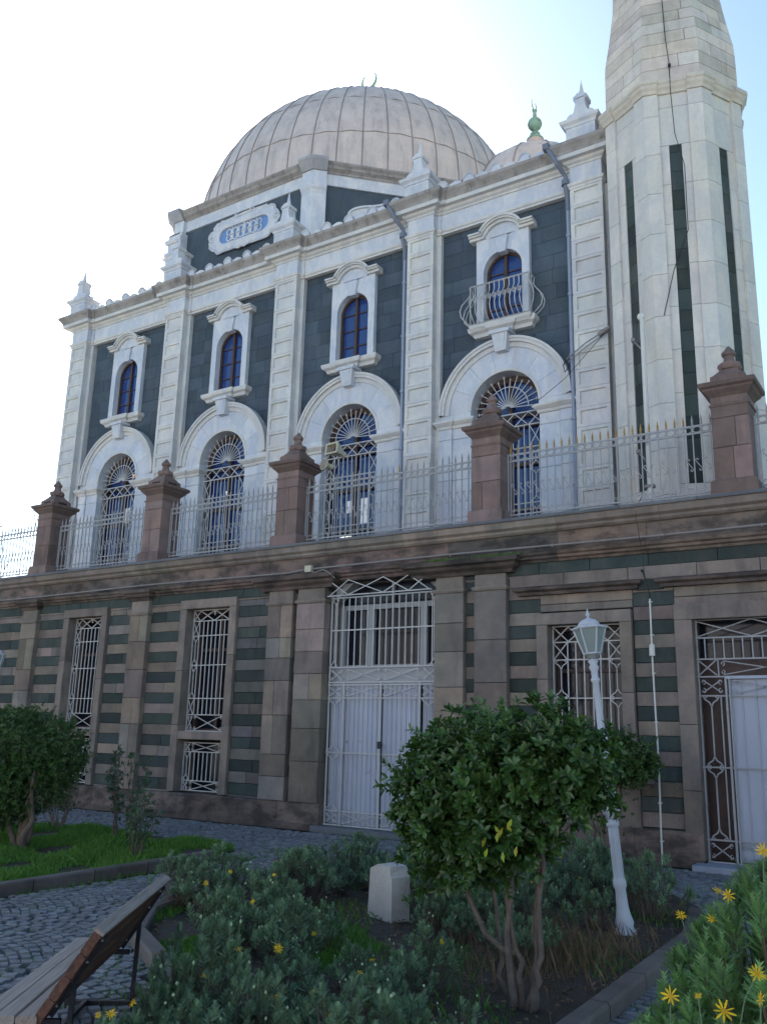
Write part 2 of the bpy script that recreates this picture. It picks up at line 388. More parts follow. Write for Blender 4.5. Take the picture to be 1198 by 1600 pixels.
# lintel zone above window C and right gate
def flatcourse(m, x0, x1, z0, z1, y=YW, w=(.5, 1)):
    x = x0
    while x < x1-.01:
        xe = x+random.uniform(*w)
        if x1-xe < .3: xe = x1
        m.bbox(x+.003, xe-.003, y, y+.3, z0+.003, z1-.003, rc(.17, .05), .006); x = xe
for xa, xb in ((-6.12, -4.5), (-3.83, 3.5)):
    flatcourse(br, xa, xb, 4.06, 4.375, w=(1, 2)); flatcourse(br, xa, xb, 3.93, 4.055, YW-.01, (2, 3))
br.build('wall', 'brown_stone', LB, off=OFF); gr.build('wall', 'green_stone', LB, off=OFF)
# core behind and terrace slab
co = MB(); Y0 = .45
def core(x0, x1, z0, z1): co.box(x0, x1, Y0, 2.2, z0, z1)
for x0, x1, z0, z1 in ((-30, -18.6, 0, 4.8), (-18.6, -17.45, 0, .5), (-18.6, -17.45, 4.43, 4.8), (-17.45, -14.58, 0, 4.8), (-14.58, -13.33, 0, .5), (-14.58, -13.33, 4.43, 4.8), (-13.33, -10.66, 0, 4.8),
                       (-10.66, -8.17, 4.77, 4.8), (-8.17, -5.98, 0, 4.8), (-5.98, -4.72, 0, 1.25), (-5.98, -4.72, 3.70, 4.8), (-4.72, -3.56, 0, 4.8), (-3.56, -.2, 3.7, 4.8), (-.2, 3.5, 0, 4.8)): core(x0, x1, z0, z1)
co.box(-30, 3.5, .45, 20, 4.8, 5.50); co.box(-30, 3.5, 2.21, 20, 0, 4.79)
co.build('wall', 'brown_stone', LB, off=OFF)
# dark rooms behind the openings
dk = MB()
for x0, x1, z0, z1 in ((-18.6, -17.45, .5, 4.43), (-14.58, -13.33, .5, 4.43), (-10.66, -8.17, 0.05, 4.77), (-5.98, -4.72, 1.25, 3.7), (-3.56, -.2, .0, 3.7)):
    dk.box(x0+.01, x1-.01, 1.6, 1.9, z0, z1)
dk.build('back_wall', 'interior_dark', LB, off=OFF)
# plinth
pl = MB(); x = -30.
segs = [(-30, -10.66), (-8.17, -3.56), (-.2, 3.5)]
for a, b in segs:
    x = a
    while x < b-.01:
        xe = min(b, x+random.uniform(.9, 1.6)); xe = b if b-xe < .4 else xe
        pl.sweep([(-.3, 0), (.05, 0), (.045, .47), (.02, .505), (-.3, .505)], [(x+.004, YW-.05), (xe-.004, YW-.05)], t=rc(.18)); x = xe
    pl.sweep([(-.3, 0), (.09, 0), (.085, .10), (.05, .12), (-.3, .12)], [(a, YW-.05), (b, YW-.05)], t=(.8, .8, .8))
    pl.build('plinth', 'stained_stone', LB, off=OFF); pl = MB()
# pilasters
def lower_pil(x0, x1, cap=True, z1=4.7, plain=False):
    m = MB(); z = .5; first = True
    while z < 4.36:
        h = random.uniform(.4, .8); ze = min(4.36, z+h); ze = 4.36 if 4.36-ze < .25 else ze
        if random.random() < .35 and not plain:
            xm = x0+(x1-x0)*random.uniform(.35, .65); m.bbox(x0, xm-.003, 0, .4, z+.004, ze-.003, rc(.30, .10)); m.bbox(xm+.003, x1, 0, .4, z+.004, ze-.003, rc(.30, .10))
        else: m.bbox(x0, x1, 0, .4, z+.004, ze-.003, rc(.28, .09))
        z = ze
    m.sweep([(-.2, 4.36), (.02, 4.36), (.04, 4.40), (.03, 4.43), (-.2, 4.43)], [(x0, .3), (x0, 0), (x1, 0), (x1, .3)])
    m.bbox(x0+.01, x1-.01, .015, .4, 4.43, z1, rc(.2))
    m.build('pilaster', 'brown_stone', LB, off=OFF)
    if cap:
        c = MB(); c.sweep([(-.15, z1), (.02, z1), (.04, z1+.05), (.10, z1+.09), (.12, z1+.14), (.17, z1+.17), (.17, z1+.24), (-.15, z1+.24)], [(x0-.0, .2), (x0-.0, 0), (x1, 0), (x1, .2)], t=(.8, .8, .8))
        c.build('pilaster_capital', 'stained_stone', LB, off=OFF)
lower_pil(-24.6, -24.0); lower_pil(-20.45, -19.85); lower_pil(-16.36, -15.77)
for a, b in ((-12.17, -11.52), (-11.40, -10.70), (-8.16, -7.57), (-7.35, -6.72)): lower_pil(a, b, False)
lower_pil(-.2, .4)
# stepped caps over the gate pilasters
c = MB(); pr = [(-.3, 4.66), (.03, 4.66), (.05, 4.72), (.12, 4.77), (.14, 4.82), (.20, 4.85), (.20, 4.93), (-.3, 4.93)]
c.sweep(pr, [(-12.3, .2), (-12.3, 0), (-10.55, 0), (-10.55, .3)], t=(.7, .7, .7)); c.sweep(pr, [(-8.6, .3), (-8.6, 0), (-6.62, 0), (-6.62, .2)], t=(.6, .62, .6))
c.box(-10.545, -8.605, .1, .44, 4.78, 4.85, (.8, .8, .8))
c.build('gate_cornice', 'stained_stone', LB, off=OFF)
mo = MB()   # moss on the cap
for i in range(900):
    x = random.choice([random.gauss(-8.0, .15), random.gauss(-6.9, .3)]); y = random.uniform(-.2, 0); z = 4.93+random.uniform(0, .03); a = random.uniform(0, 6.28); l = random.uniform(.015, .05)
    mo.face([(x, y, z), (x+.012*math.cos(a), y+.012*math.sin(a), z), (x+l*.5*math.cos(a*3), y+l*.5*math.sin(a*3), z+l)], rc(.3))
tag(mo.build('moss', 'grass_blade'), kind='stuff')
# hood mouldings over window and right gate
h = MB(); pr = [(-.2, 4.22), (.05, 4.22), (.06, 4.27), (.12, 4.30), (.13, 4.34), (.09, 4.36), (.07, 4.375), (-.2, 4.375)]
h.sweep(pr, [(-6.45, .2), (-6.45, YW-.05), (-4.44, YW-.05), (-4.44, .2)], t=(.8, .8, .8)); h.sweep(pr, [(-3.96, .2), (-3.96, YW-.05), (3.4, YW-.05)], t=(.8, .8, .8))
h.build('hood_moulding', 'stained_stone', LB, off=OFF)
gs = MB(); gs.bbox(-4.42, -3.98, YW-.03, .3, 4.2, 4.375, (1, 1, 1)); gs.build('corner_stone', 'green_stone', LB, off=OFF)
# cornice of the lower wall, in stone lengths
cn = MB(); x = -30.
prof = [(-.4, 4.80), (.0, 4.80), (.02, 4.84), (.07, 4.86), (.075, 4.90), (.12, 4.92), (.14, 4.97), (.05, 5.0), (.03, 5.02), (.03, 5.32), (-.4, 5.32)]
while x < 3.5:
    xe = min(3.5, x+random.uniform(1.1, 2.2)); cn.sweep(prof, [(x+.003, YW-.04), (xe-.003, YW-.04)], t=rc(.30, .10)); x = xe
cn.build('cornice', 'stained_stone', LB, off=OFF)
cp = MB(); x = -30.
while x < 3.5:
    xe = min(3.5, x+random.uniform(1.1, 2.0)); cp.sweep([(-.5, 5.322), (.05, 5.322), (.09, 5.36), (.09, 5.40), (.15, 5.44), (.16, 5.55), (-.5, 5.55)], [(x+.003, YW-.06), (xe-.003, YW-.06)], t=rc(.22, .05)); x = xe
cp.build('cornice', 'brown_stone', LB, off=OFF)
sl = MB(); x = -30.
while x < 3.5:
    xe = min(3.5, x+random.uniform(1.2, 1.9)); sl.sweep([(-1.0, 5.552), (.19, 5.552), (.20, 5.58), (.19, 5.612), (-1.0, 5.612)], [(x+.003, YW-.06), (xe-.003, YW-.06)], t=rc(.15)); x = xe
sl.build('coping', 'slate', LB, off=OFF)

# ---- iron work helpers (bars lie in plane y)
def bar(m, x0, z0, x1, z1, y, w=.013): m.tube([(x0, y, z0), (x1, y, z1)], w, 4)
def xlat(m, x0, x1, z0, z1, y, w=.012):
    bar(m, x0, z0, x1, z1, y, w); bar(m, x0, z1, x1, z0, y-.012, w)
def xscroll(m, x0, x1, z0, z1, y, w=.011, r=.035):
    for sx, sz in ((1, 1), (1, -1)):
        xa, za = (x0, z0) if sz > 0 else (x0, z1); xb, zb = (x1, z1) if sz > 0 else (x1, z0)
        d = Vector((xb-xa, zb-za)); L = d.length; d /= L; q = .06
        bar(m, xa+d.x*q, za+d.y*q, xb-d.x*q, zb-d.y*q, y, w)
    for (cx, sx) in ((x0, 1), (x1, -1)):
        for (cz, sz) in ((z0, 1), (z1, -1)):
            m.tube(spiral(cx+sx*r*1.3, cz+sz*r*1.4, r, 90 if sz > 0 else -90, .9*sx*(-1 if sz > 0 else 1), y, 8), w*.85, 4)
def fork(m, xc, z, half, y, up=1, w=.012, h=.16):
    """a stem at xc ending at z splits in two arms with curled tips"""
    for s in (-1, 1):
        pts = [(xc, y, z-up*h), (xc+s*half*.25, y, z-up*h*.62), (xc+s*half*.8, y, z-up*h*.35), (xc+s*half, y, z-up*h*.1)]
        m.tube(pts, w, 4)
        m.tube(spiral(xc+s*(half-.03), z-up*h*.1, .03, 0 if s > 0 else 180, up*s*.8, y, 7), w*.85, 4)
def sidecol(m, x0, x1, zs, y, w=.012):
    xc, half = (x0+x1)/2, (x1-x0)/2
    for za, zb in zip(zs[:-1], zs[1:]):
        bar(m, xc, za+.15, xc, zb-.15, y, w); fork(m, xc, zb, half-.01, y, 1, w); fork(m, xc, za, half-.01, y, -1, w)
def grille(x0, x1, levels, lat, cols, y=.30, side=.2, sidespans=None, parent=None, name='grille'):
    """levels: heights of horizontal bars; lat: spans filled by lattices; sidespans: side scroll columns"""
    m = MB()
    for xx in (x0+.012, x1-.012): bar(m, xx, levels[0], xx, levels[-1], y, .016)
    for z in levels: bar(m, x0, z, x1, z, y-.008, .014)
    for za, zb, kind in lat:
        if kind == 'wide':
            q = (x1-x0)
            xscroll(m, x0+side, x1-side, za, zb, y); xscroll(m, x0+.01, x0+side, za, zb, y); xscroll(m, x1-side, x1-.01, za, zb, y)
        elif kind == 'sides':
            xlat(m, x0+.01, x0+side, za, zb, y); xlat(m, x1-side, x1-.01, za, zb, y)
        elif kind == 'fan':
            xm = (x0+x1)/2; xlat(m, x0+.01, x0+side*1.1, za, zb, y); xlat(m, x1-side*1.1, x1-.01, za, zb, y)
            bar(m, x0+side, za, xm, zb, y); bar(m, xm, zb, x1-side, za, y); bar(m, x0+side, zb, xm, za, y-.01); bar(m, xm, za, x1-side, zb, y-.01)
            m.tube([(xm, y, zb-.02), (xm, y, (za+zb)/2)], [.035, .008], 6)
    for za, zb in cols:
        n = max(3, round((x1-x0-2*side)/.135))
        for i in range(n+1):
            xx = x0+side+(x1-x0-2*side)*i/n; bar(m, xx, za, xx, zb, y)
    for zs in (sidespans or []):
        sidecol(m, x0+.02, x0+side, zs, y); sidecol(m, x1-side, x1-.02, zs, y)
    return m.build(name, 'iron_white', parent, off=OFF)

def stoneframe(x0, x1, z0, z1, w, parent, sill=True, zl=None):
    m = MB(); zl = z0 if zl is None else zl
    for xa, xb in ((x0-w, x0), (x1, x1+w)):
        z = zl; 
        while z < z1-.01:
            ze = min(z1, z+random.uniform(.9, 1.5)); ze = z1 if z1-ze < .4 else ze
            m.bbox(xa, xb, .05, .5, z+.003, ze-.003, rc(.15)); z = ze
    m.bbox(x0-w, x1+w, .045, .5, z1, z1+w*1.0, rc(.15))
    if sill: m.bbox(x0, x1, .06, .5, z0-.17, z0, rc(.1))
    return m.build('window_frame', 'brown_stone', parent, off=OFF)
def lower_window(x0, x1, zt, zb, low=None, fw_=.2):
    f = stoneframe(x0, x1, zb, zt, fw_, LB, True, low[0] if low else None)
    g = MB(); g.box(x0, x1, .62, .64, zb, zt); g.build('pane', 'pane_dark', f)
    if low: g = MB(); g.box(x0, x1, .62, .64, low[0], low[1]); g.build('pane', 'pane_dark', f)
    for o in kids(f): o.location = (0, 0, 0)
    w = MB(); xm = (x0+x1)/2; n = 1
    for xx in (x0, xm-.03, x1-.06): w.box(xx, xx+.06, .54, .61, zb, zt)
    for zz in (zb, zt-.06, zb+(zt-zb)*.66): w.box(x0, x1, .545, .605, zz, zz+.06)
    w.build('casement', 'brown_wood', f)
    cu = MB()
    for xa, xb in ((x0+.06, xm-.03), (xm+.03, x1-.06)):
        n = 18
        for i in range(n):
            u0, u1 = xa+(xb-xa)*i/n, xa+(xb-xa)*(i+1)/n; ya, yb = .70+.02*math.sin(i*1.7), .70+.02*math.sin((i+1)*1.7)
            zc = zb+(zt-zb)*.64; cu.face([(u0, ya, zb), (u1, yb, zb), (u1, yb, zc), (u0, ya, zc)], (.16, .16, .19))
    for o in kids(f):
        for vtx in o.data.vertices: vtx.co.x -= OFF[0]
    return f
for (x0, x1) in ((-18.63, -17.43), (-14.58, -13.30)):
    f = lower_window(x0, x1, 4.43, 1.78, (.52, 1.55))
    grille(x0, x1, [1.79, 2.13, 2.48, 3.2, 3.85, 4.18, 4.42], [(4.18, 4.42, 'fan'), (3.85, 4.18, 'sides'), (1.79, 2.13, 'wide'), (2.13, 2.48, 'sides')], [(2.13, 4.18)], sidespans=[[2.48, 3.2, 3.85]], parent=f)
    grille(x0, x1, [.55, .75, 1.35, 1.54], [(1.35, 1.54, 'wide'), (.55, .75, 'wide')], [(.75, 1.35)], sidespans=[[.75, 1.35]], parent=f)
    for o in kids(f):
        if o.name.startswith('grille'): o.location = (0, 0, 0)
f = lower_window(-5.98, -4.72, 3.70, 1.42, None, .2)
grille(-5.98, -4.72, [1.45, 1.75, 2.48, 3.12, 3.42, 3.69], [(3.42, 3.69, 'fan'), (3.12, 3.42, 'sides'), (1.45, 1.75, 'wide')], [(1.75, 3.42)], side=.27, sidespans=[[1.75, 2.48, 3.12]], parent=f)
ps = MB(); ps.sweep([(-.3, 1.08), (.04, 1.08), (.06, 1.14), (.12, 1.17), (.13, 1.24), (-.3, 1.24)], [(-6.2, .3), (-6.2, .08), (-4.4, .08), (-4.4, .3)]); ps.bbox(-6.12, -4.5, .07, .5, .5, 1.08, (.9, .9, .92)); ps.bbox(-6.12, -4.5, .08, .5, 1.24, 1.42, (.9, .9, .92)); ps.build('window_sill', 'brown_stone', LB, off=OFF)

# ---- gates
def ribbed(m, x0, x1, z0, z1, y, pitch=.105, t=W1):
    x = x0
    while x < x1-.01:
        xe = min(x1, x+pitch); T = rc(.05)
        m.face([(x, y, z0), (xe-.022, y, z0), (xe-.022, y, z1), (x, y, z1)], T)
        m.face([(xe-.022, y, z0), (xe-.016, y-.018, z0), (xe-.016, y-.018, z1), (xe-.022, y, z1)], T)
        m.face([(xe-.016, y-.018, z0), (xe-.005, y-.018, z0), (xe-.005, y-.018, z1), (xe-.016, y-.018, z1)], T)
        m.face([(xe-.005, y-.018, z0), (xe, y, z0), (xe, y, z1), (xe-.005, y-.018, z1)], T)
        x = xe
G = MB(); gx0, gx1 = -10.66, -8.17; gy = .20
for a, b in ((.38, 3.07),): 
    for xx in (gx0+.02, gx1-.02): bar(G, xx, .13, xx, 4.42, gy, .02)
for z in (.13, .38, 1.45, 2.48, 2.73, 2.78, 3.07, 3.80, 4.45): bar(G, gx0, z, gx1, z, gy-.01, .017)
n = 17
for i in range(1, n):
    xx = gx0+(gx1-gx0)*i/n; bar(G, xx, 3.07, xx, 4.45, gy)
sidecol(G, gx0+.03, gx0+.19, [3.07, 4.45], gy); sidecol(G, gx1-.19, gx1-.03, [3.07, 4.45], gy)
for i, (a, b) in enumerate(((0, .15), (.15, .5), (.5, .85), (.85, 1))):
    xscroll(G, gx0+(gx1-gx0)*a+.02, gx0+(gx1-gx0)*b-.02, 2.80, 3.05, gy)
    xscroll(G, gx0+(gx1-gx0)*a+.02, gx0+(gx1-gx0)*b-.02, 2.50, 2.71, gy-.02)
    xscroll(G, gx0+(gx1-gx0)*a+.02, gx0+(gx1-gx0)*b-.02, .15, .36, gy-.02)
w = (gx1-gx0)
for a, b in ((.04, .22), (.22, .55), (.55, .78), (.78, .96)): xlat(G, gx0+w*a, gx0+w*b, 4.47, 4.77, -.02)
G.tube([(gx0+w*.04, -.02, 4.47), (gx0+w*.04, gy, 4.45)], .012, 4); G.tube([(gx0+w*.96, -.02, 4.47), (gx0+w*.96, gy, 4.45)], .012, 4); bar(G, gx0+.05, 4.465, gx1-.05, 4.465, -.02, .014)
for a, b in ((.0, .15), (.85, 1.0)): sidecol(G, gx0+w*a+.03, gx0+w*b-.03, [.38, 1.45, 2.48], gy-.03)
for a in (.155, .5, .845): bar(G, gx0+w*a, .13, gx0+w*a, 2.78, gy-.02, .02)
GT = thing('iron_gate', 'tall white iron double gate with ribbed sheet leaves and a barred transom', 'gate', (-9.41, .2, .1))
GO = (-9.41, .2, .1)
G.build('ironwork', 'iron_white', GT, off=GO)
for s, (a, b) in enumerate(((.16, .495), (.505, .84))):
    L = MB(); ribbed(L, gx0+w*a, gx0+w*b, .14, 2.72, gy+.05); o = L.build('gate_leaf', 'sheet_white', GT, off=GO)
    if s == 1:
        K = MB(); K.tube([(gx0+w*.53, .16, 1.62), (gx0+w*.53, .12, 1.6), (gx0+w*.53, .12, 1.38), (gx0+w*.53, .16, 1.36)], .012, 6); K.box(gx0+w*.485, gx0+w*.515, .15, .17, 1.55, 1.68); K.build('handle', 'iron_black', o, off=GO)
for a, b in ((.005, .15), (.85, .995)):
    L = MB(); ribbed(L, gx0+w*a, gx0+w*b, .14, 2.72, gy+.08); L.build('side_panel', 'sheet_white', GT, off=GO)
L = MB(); L.box(gx0, gx1, gy+.10, gy+.16, 2.72, 3.10); L.build('rail_panel', 'frame_grey', GT, off=GO)
T = MB()
for a, b in ((0, .05), (.27, .33), (.76, .82), (.95, 1)): T.box(gx0+w*a, gx0+w*b, .52, .6, 3.1, 4.3)
T.box(gx0, gx1, .53, .59, 4.24, 4.34); T.box(gx0, gx1, .53, .59, 3.06, 3.14); T.box(gx0+w*.49, gx0+w*.51, .53, .59, 4.34, 4.76)
tf = T.build('transom_frame', 'frame_grey', GT, off=GO)
T = MB(); T.box(gx0, gx1, .61, .63, 3.1, 4.76); T.build('pane', 'pane_dark', tf, off=GO)
# corner fillets that cut the top corners of the opening
T = MB()
for s, xx in ((1, gx0), (-1, gx1)): T.prism([(xx, 4.42), (xx+s*.42, 4.77), (xx, 4.77)][::s], .35, .7)
T.build('corner_fillet', 'frame_grey', GT, off=GO)
st = MB(); st.bbox(-10.75, -8.08, -.12, .5, 0, .11, (1, 1, 1)); st.build('threshold', 'slate', GT, off=GO)

# right gate
GR = thing('iron_gate', 'white iron gate with dark side panel at the right edge of the picture', 'gate', (-2, .2, 0)); GO = (-2, .2, 0)
G = MB(); gx0, gx1, dx = -3.56, -.2, -3.14; gy = .22
bar(G, gx0+.02, .1, gx0+.02, 3.68, gy, .018); bar(G, gx1-.02, .1, gx1-.02, 3.68, gy, .018); bar(G, dx, .1, dx, 2.79, gy-.02, .022); bar(G, dx+.05, .1, dx+.05, 2.79, gy-.03, .014)
for z in (.1, .41, 1.45, 2.51, 2.80, 3.07, 3.40, 3.68): bar(G, gx0, z, gx1, z, gy-.01, .016)
n = 24
for i in range(1, n): xx = gx0+(gx1-gx0)*i/n; bar(G, xx, 3.07, xx, 3.40, gy)
for i in range(4):
    a = gx0+(gx1-gx0)*i/4; b = gx0+(gx1-gx0)*(i+1)/4; xlat(G, a, b, 3.41, 3.67, gy)
xlat(G, gx0+.02, gx0+.30, 2.82, 3.06, gy); bar(G, gx0+.32, 2.8, gx0+.32, 3.07, gy)
xscroll(G, gx0+.34, -1.9, 2.82, 3.05, gy); xscroll(G, -1.86, gx1, 2.82, 3.05, gy)
xscroll(G, gx0+.03, dx-.03, 2.53, 2.78, gy, r=.04); xscroll(G, gx0+.03, dx-.03, .13, .39, gy)
for a, b in ((dx+.07, -2.1), (-2.06, -1.1)): xscroll(G, a, b, 2.53, 2.76, gy-.03); xscroll(G, a, b, .13, .38, gy-.03)
xc = gx0+.2; bar(G, xc+.13, .41, xc+.13, 2.51, gy, .013)
sidecol(G, xc-.14, xc+.11, [.41, 1.45, 2.51], gy, .014)
G.build('ironwork', 'iron_pale', GR, off=GO)
L = MB(); ribbed(L, dx+.03, -.62, .12, 2.76, gy+.03, .2); L.box(dx, -.6, gy-.04, gy+.02, 2.765, 2.81); L.build('gate_leaf', 'sheet_white', GR, off=GO)
L = MB(); L.box(gx0, dx, gy+.25, gy+.3, .1, 3.07); L.box(dx, gx1, gy+.25, gy+.3, 2.8, 3.07); L.build('side_panel', 'brown_wood', GR, off=GO)
L = MB(); L.box(gx0, gx1, gy+.3, gy+.32, 3.07, 3.68); L.build('pane', 'pane_dark', GR, off=GO)
jf = MB()
for z0, z1 in ((0, 1.1), (1.1, 2.07), (2.07, 3.68)): jf.bbox(-3.83, -3.56, .04, .5, z0+.003, z1-.003, rc(.12))
jf.bbox(-3.83, 3.5, .035, .5, 3.68, 3.93, (1, 1, 1.03)); jf.build('gate_frame', 'brown_stone', GR, off=GO)
st = MB(); st.bbox(-3.66, -.1, -.35, .3, -.02, .09, (2.2, 2.2, 2.4)); st.build('threshold', 'slate', GR, off=GO)

# ================================================================== PIERS AND FENCE
def pier(x, label, slot=False):
    t = thing('stone_pier', label, 'pier', (x, .33, 5.61), 'reddish stone piers on the terrace wall')
    def q(h): return [(-h, -h), (-h, h), (h, h), (h, -h)]
    def qs(h): return [(-h, -h), (h, -h), (h, h), (-h, h)]
    b = MB(); b.sweep([(-.3, 0), (.055, 0), (.05, .22), (.02, .26), (-.3, .26)], qs(.30), True, rc(.2)); b.build('base', 'red_stone', t)
    s = MB()
    zz = [.26, .80, 1.30, 1.52]
    for a, c in zip(zz[:-1], zz[1:]):
        if random.random() < .6 and c < 1.5:
            xm = random.uniform(-.1, .12); s.bbox(-.29, xm-.002, -.29, .29, a+.003, c-.003, rc(.22, .05)); s.bbox(xm+.002, .29, -.29, .29, a+.003, c-.003, rc(.22, .05))
        else: s.bbox(-.29, .29, -.29, .29, a+.003, c-.003, rc(.2, .05))
    s.sweep([(-.25, 1.50), (.015, 1.50), (.025, 1.53), (-.25, 1.55)], qs(.29), True); s.box(-.285, .285, -.285, .285, 1.545, 1.68, rc(.15)); s.build('shaft', 'red_stone', t)
    c = MB(); c.sweep([(-.29, 1.66), (.0, 1.66), (.03, 1.70), (.09, 1.76), (.10, 1.79), (.145, 1.82), (.155, 1.88), (.12, 1.90), (-.29, 1.90)], qs(.29), True, (.75, .75, .75)); c.build('cap', 'red_stone', t)
    k = MB(); k.sweep([(-.25, 1.90), (0, 1.90), (0, 2.03), (-.04, 2.06), (-.12, 2.15), (-.13, 2.18), (-.25, 2.18)], qs(.27), True, (.85, .85, .85)); k.build('crown_block', 'red_stone', t)
    if slot: m = MB(); m.box(-.13, .13, -.275, -.26, 1.93, 1.985, (.15, .15, .15)); m.box(.255, .275, -.13, .13, 1.93, 1.985, (.15, .15, .15)); m.build('slot', 'stained_stone', t)
    f = MB(); f.lathe([(.10, 2.17), (.175, 2.20), (.20, 2.25), (.185, 2.30), (.11, 2.33), (.09, 2.37), (.085, 2.44), (.115, 2.46), (.12, 2.50), (.07, 2.56), (.012, 2.63)], n=8, rot=math.pi/8); f.build('finial', 'red_stone', t)
for x, l, s in ((-20.05, 'leftmost reddish stone pier on the terrace wall, beside the bare branches', True), (-15.95, 'weathered stone pier between the first and second arched windows', True),
             (-11.85, 'reddish stone pier beside the two beige loudspeakers', False), (-7.12, 'reddish stone pier in front of the arched window under the balcony', False),
             (-2.77, 'reddish stone pier at the right in front of the minaret', False)): pier(x, l, s)
def fence(x0, x1, label, gold=()):
    t = thing('iron_fence', label, 'fence', (x0, .33, 5.61), 'white iron fence panels between the piers'); L = x1-x0
    y = 0.0; zb, z1, z2 = .17, 1.20, 1.33
    ra = MB()
    for z, r in ((zb, .018), (z1, .017), (z2, .019)): ra.tube([(0, y, z), (L, y, z)], r, 4)
    for xx in (.02, L-.02): ra.tube([(xx, y, 0.0), (xx, y, z2)], .018, 4)
    ra.tube([(L/2, y, 0), (L/2, y, zb)], .016, 4)
    ra.build('rail', 'iron_pale', t)
    n = round(L/.142); b = MB(); s = MB(); tp = MB(); tg = MB()
    for i in range(n):
        x = L*(i+.5)/n
        b.tube([(x, y, zb-.03), (x, y, z2+.04)], .0125, 4)
        m = tg if (i in gold) else tp
        m.lathe([(.011, z2+.02), (.024, z2+.04), (.013, z2+.06), (.022, z2+.085), (.016, z2+.12), (.002, z2+.20)], (x, y, 0), 5)
        if i < n-1:
            xm = x+L/n/2; r = L/n/2-.008
            s.tube([(xm+r*math.cos(a*math.pi/5), y-.008, z1+.065+.052*math.sin(a*math.pi/5)) for a in range(11)], .010, 4, cap=False)
            # S scrolls in the middle band and C scrolls at the foot
            zc = .66
            S = spiral(xm-.022, zc+.085, .03, 200, -.75, y, 6)[::-1]+[(xm, y, zc)]+spiral(xm+.022, zc-.085, .03, 20, -.75, y, 6)
            s.tube(S, .0085, 4, cap=False)
            s.tube(spiral(xm-.03, zb+.075, .028, 0, .8, y, 6), .008, 4, cap=False); s.tube(spiral(xm+.03, zb+.075, .028, 180, -.8, y, 6), .008, 4, cap=False)
    b.build('bars', 'iron_pale', t); s.build('scrollwork', 'iron_pale', t); tp.build('spear_tips', 'iron_pale', t)
    if tg.f: tg.build('gilded_spear_tips', 'gold', t)
H = .30
fence(-24.6, -20.05-H, 'white iron fence left of all the piers against the open sky')
fence(-20.05+H, -15.95-H, 'white iron fence below the leftmost arched window')
fence(-15.95+H, -11.85-H, 'white iron fence below the second arched window from the left')
fence(-11.85+H, -7.12-H, 'white iron fence to the right of the loudspeakers with one gilded tip', {16})
fence(-7.12+H, -2.77-H, 'white iron fence with many gilded spear tips by the minaret foot', set(range(0, 23)))
fence(-2.77+H, 1.5, 'white iron fence at the right of the rightmost pier')

# ================================================================== MOSQUE
MQ = thing('mosque', 'white marble and dark stone mosque with arched windows and a big lead dome', 'mosque', (-14, 6, 5.5)); MO = (-14, 6, 5.5)
YP = 2.5                                   # face of the dark panels
CXS = [-20.24, -16.11, -11.98, -7.85]       # bay centres
PXS = [-22.40, -18.18, -14.05, -9.92, -5.78]  # pilaster centres
ZF = 5.4
def mb(m, name, mat, parent=MQ, smooth=False): return m.build(name, mat, parent, smooth, MO)
# main body (left return, dark roof)
w = MB(); w.box(-22.70, -22.5, YP+.1, 18, ZF, 14.2); w.box(-5.55, -5.25, YP+.5, 18, ZF, 14.2); w.box(-22.6, -5.3, 17.7, 18, ZF, 14.2); mb(w, 'side_wall', 'marble')
w = MB(); w.box(-22.6, -5.2, YP+.3, 18, 13.9, 14.25); mb(w, 'roof', 'weathered_cornice')
# dark panel walls: courses above the arches around the upper windows
dp = MB()
RI, RO, ZA = .81, 1.575, 8.83
def inblocked(cx, x0, x1, z0, z1): return x0 > cx-.6 and x1 < cx+.6 and z0 > 10.7 and z1 < 12.9
for cx in CXS:
    z = 8.6; row = 0
    while z < 13.55:
        h = .36; x = cx-1.62-random.uniform(0, .3)
        while x < cx+1.62:
            xe = x+random.uniform(.45, .75); xa, xb = max(x, cx-1.62), min(xe, cx+1.62)
            if xb-xa > .02:
                segs_ = [(xa, xb)]
                if z+h > 10.80 and z < 12.95: segs_ = [(a, b) for a, b in ((xa, min(xb, cx-.60)), (max(xa, cx+.60), xb)) if b-a > .02]
                if z < 10.2:
                    hw = 0 if z+h-ZA > RO-.12 else math.sqrt(max(0, (RO-.12)**2-max(0, z+h-ZA)**2))
                    segs_ = [(a, b) for a, b in ((xa, min(xb, cx-hw)), (max(xa, cx+hw), xb)) if b-a > .02] if hw > 0 else segs_
                for a, b in segs_: dp.bbox(a+.002, b-.002, YP+random.uniform(0, .006), YP+.2, z+.002, min(z+h, 13.52)-.002, rc(.2, .05), .004)
            x = xe
        z += h
    mb(dp, 'dark_panel', 'dark_stone'); dp = MB()

